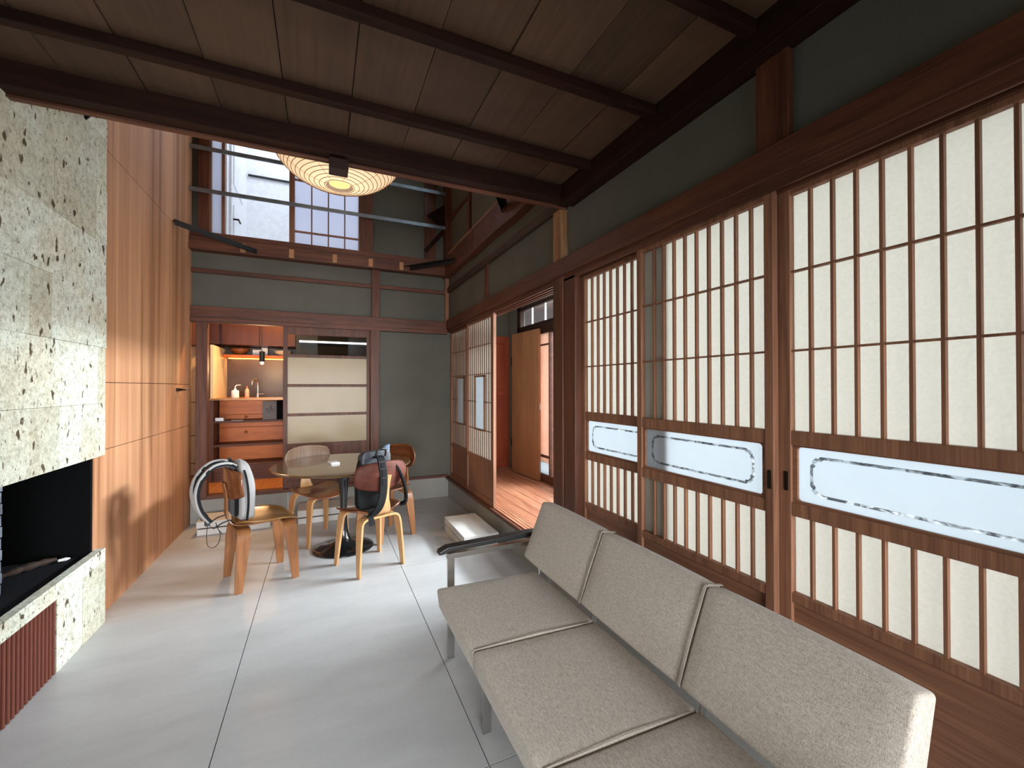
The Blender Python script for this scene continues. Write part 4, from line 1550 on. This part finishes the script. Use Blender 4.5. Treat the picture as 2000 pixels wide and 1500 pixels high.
def bowl(cx, cy, z, r, h, label, mat):
    o = MB().lathe([(0, 0), (.35 * r, 0), (.40 * r, .012), (.80 * r, .50 * h), (r, h), (.97 * r, h), (.76 * r, .52 * h), (.3 * r, .02), (0, .02)], (cx, cy, z), 36, False).build('bowl', mat, smooth=True)
    tag(o, label, 'bowl', group='bowls on the wall shelf')


bowl(-1.06, 6.96, 1.872, .125, .095, 'large brown wooden bowl on the wall shelf', wood('bowlwood', srgb(96, 50, 24), srgb(140, 80, 40), 'X', .4, 12, 2))
bowl(-.52, 6.96, 1.872, .125, .075, 'pale ceramic bowl on the wall shelf', plain('cream_ceramic', srgb(214, 190, 160), .3))
tag(MB().box(-.90, -.80, 6.95, 7.06, 1.872, 1.955).build('storage_box', M['white'], bevel=.002), 'small white box on the wall shelf, left and lower of two', 'box', 'white boxes on the wall shelf')
tag(MB().box(-.795, -.715, 6.96, 7.08, 1.872, 1.985).build('storage_box', M['white'], bevel=.002), 'white box on the wall shelf right behind the pendant lamp', 'box', 'white boxes on the wall shelf')
# things on the open shelf
o = MB().box(-1.185, -1.10, 6.145, 6.22, 1.011, 1.050).build('tissue_box', M['white'], bevel=.003)
tag(o, 'small white box at the left end of the top open shelf', 'box')
o = MB().box(-1.08, -1.03, 6.16, 6.21, 1.011, 1.042).build('glass_cup', M['glass'], bevel=.003)
tag(o, 'clear acrylic cube next to the small white box on the shelf', 'cup')
o = MB().box(-1.02, -.90, 6.15, 6.22, 1.011, 1.014).build('paper_sheet', M['white'])
tag(o, 'flat sheet of paper on the top open shelf', 'paper')
bkk = empty('leaflet', (-.61, 6.2, 1.011))
tag(bkk, 'upright grey leaflet with dark script on the top open shelf', 'leaflet')
MB().box(-.69, -.535, 6.195, 6.205, 1.011, 1.245).build('card', plain('grey_card', srgb(108, 98, 96), .6), bkk)
mb = MB()
mb.tube(spline([(-.66, 6.193, 1.13), (-.64, 6.193, 1.16), (-.63, 6.193, 1.12), (-.61, 6.193, 1.15), (-.60, 6.193, 1.19), (-.595, 6.193, 1.13), (-.575, 6.193, 1.145), (-.56, 6.193, 1.13)], 4), .0018, 5)
mb.tube(spline([(-.65, 6.193, 1.115), (-.61, 6.193, 1.108), (-.565, 6.193, 1.116)], 4), .0014, 5)
mb.build('script_lettering', M['black'], bkk)
o = MB().box(-.53, -.40, 6.17, 6.30, 1.011, 1.25).build('black_box', M['black'], bevel=.003)
tag(o, 'black box standing beside the grey leaflet on the shelf', 'box')
# tall cream storage cupboard left of the dark post
cc = empty('tall_cupboard', (-1.65, 6.75, .27))
tag(cc, 'tall cream cupboard just left of the dark kitchen post', 'cupboard')
MB().box(-1.98, -1.42, 6.72, 7.1, .27, 1.955).build('body', M['gap'], cc)
for z0, z1 in ((1.232, 1.955), (.80, 1.222), (.44, .79), (.28, .43)):
    MB().box(-1.98, -1.42, 6.70, 6.72, z0, z1).build('door', plain('cream_panel', srgb(204, 180, 142), .5), cc, bevel=.002)
o = MB().box(-1.60, -1.35, 6.5, 6.9, 1.96, 2.6).build('wall_box', beamwood('Z'))
tag(o, 'dark brown box cabinet high above the cream cupboard', 'cabinet')

# ---- glazed sliding door of the kitchen
d = empty('door_15', (.06, 5.36, .285))
tag(d, 'brown sliding door with one clear and three cream glass panes', 'sliding door', kind='structure')
x0, x1, y0, y1 = -.402, .524, 5.372, 5.402
mb = MB()
mb.box(x0, x0 + .045, y0, y1, .285, 2.11).box(x1 - .035, x1, y0, y1, .285, 2.11)
xa, xb = x0 + .045, x1 - .035
mb.box(xa, xb, y0 + .002, y1, 2.02, 2.11).box(xa, xb, y0 + .004, y1, 1.762, 1.795).box(xa, xb, y0 + .006, y1, 1.425, 1.458).box(xa, xb, y0 + .006, y1, 1.092, 1.125)
mb.box(xa, xb, y0 + .002, y1, .735, .782).box(xa, xb, y0 + .002, y1, .285, .36)
mb.build('frame', beamwood('Z'), d, bevel=.002)
MB().box(x0 + .04, x1 - .03, 5.384, 5.388, 1.79, 2.03).build('clear_pane', M['glass'], d)
for a, b in ((1.455, 1.765), (1.122, 1.43), (.778, 1.095)):
    MB().box(x0 + .04, x1 - .03, 5.384, 5.388, a, b).build('cream_pane', M['creamglass'], d)
MB().box(x0 + .04, x1 - .03, 5.384, 5.392, .35, .74).box(.02, .035, 5.376, 5.386, .36, .735).build('kick_panel', beamwood('Z'), d)
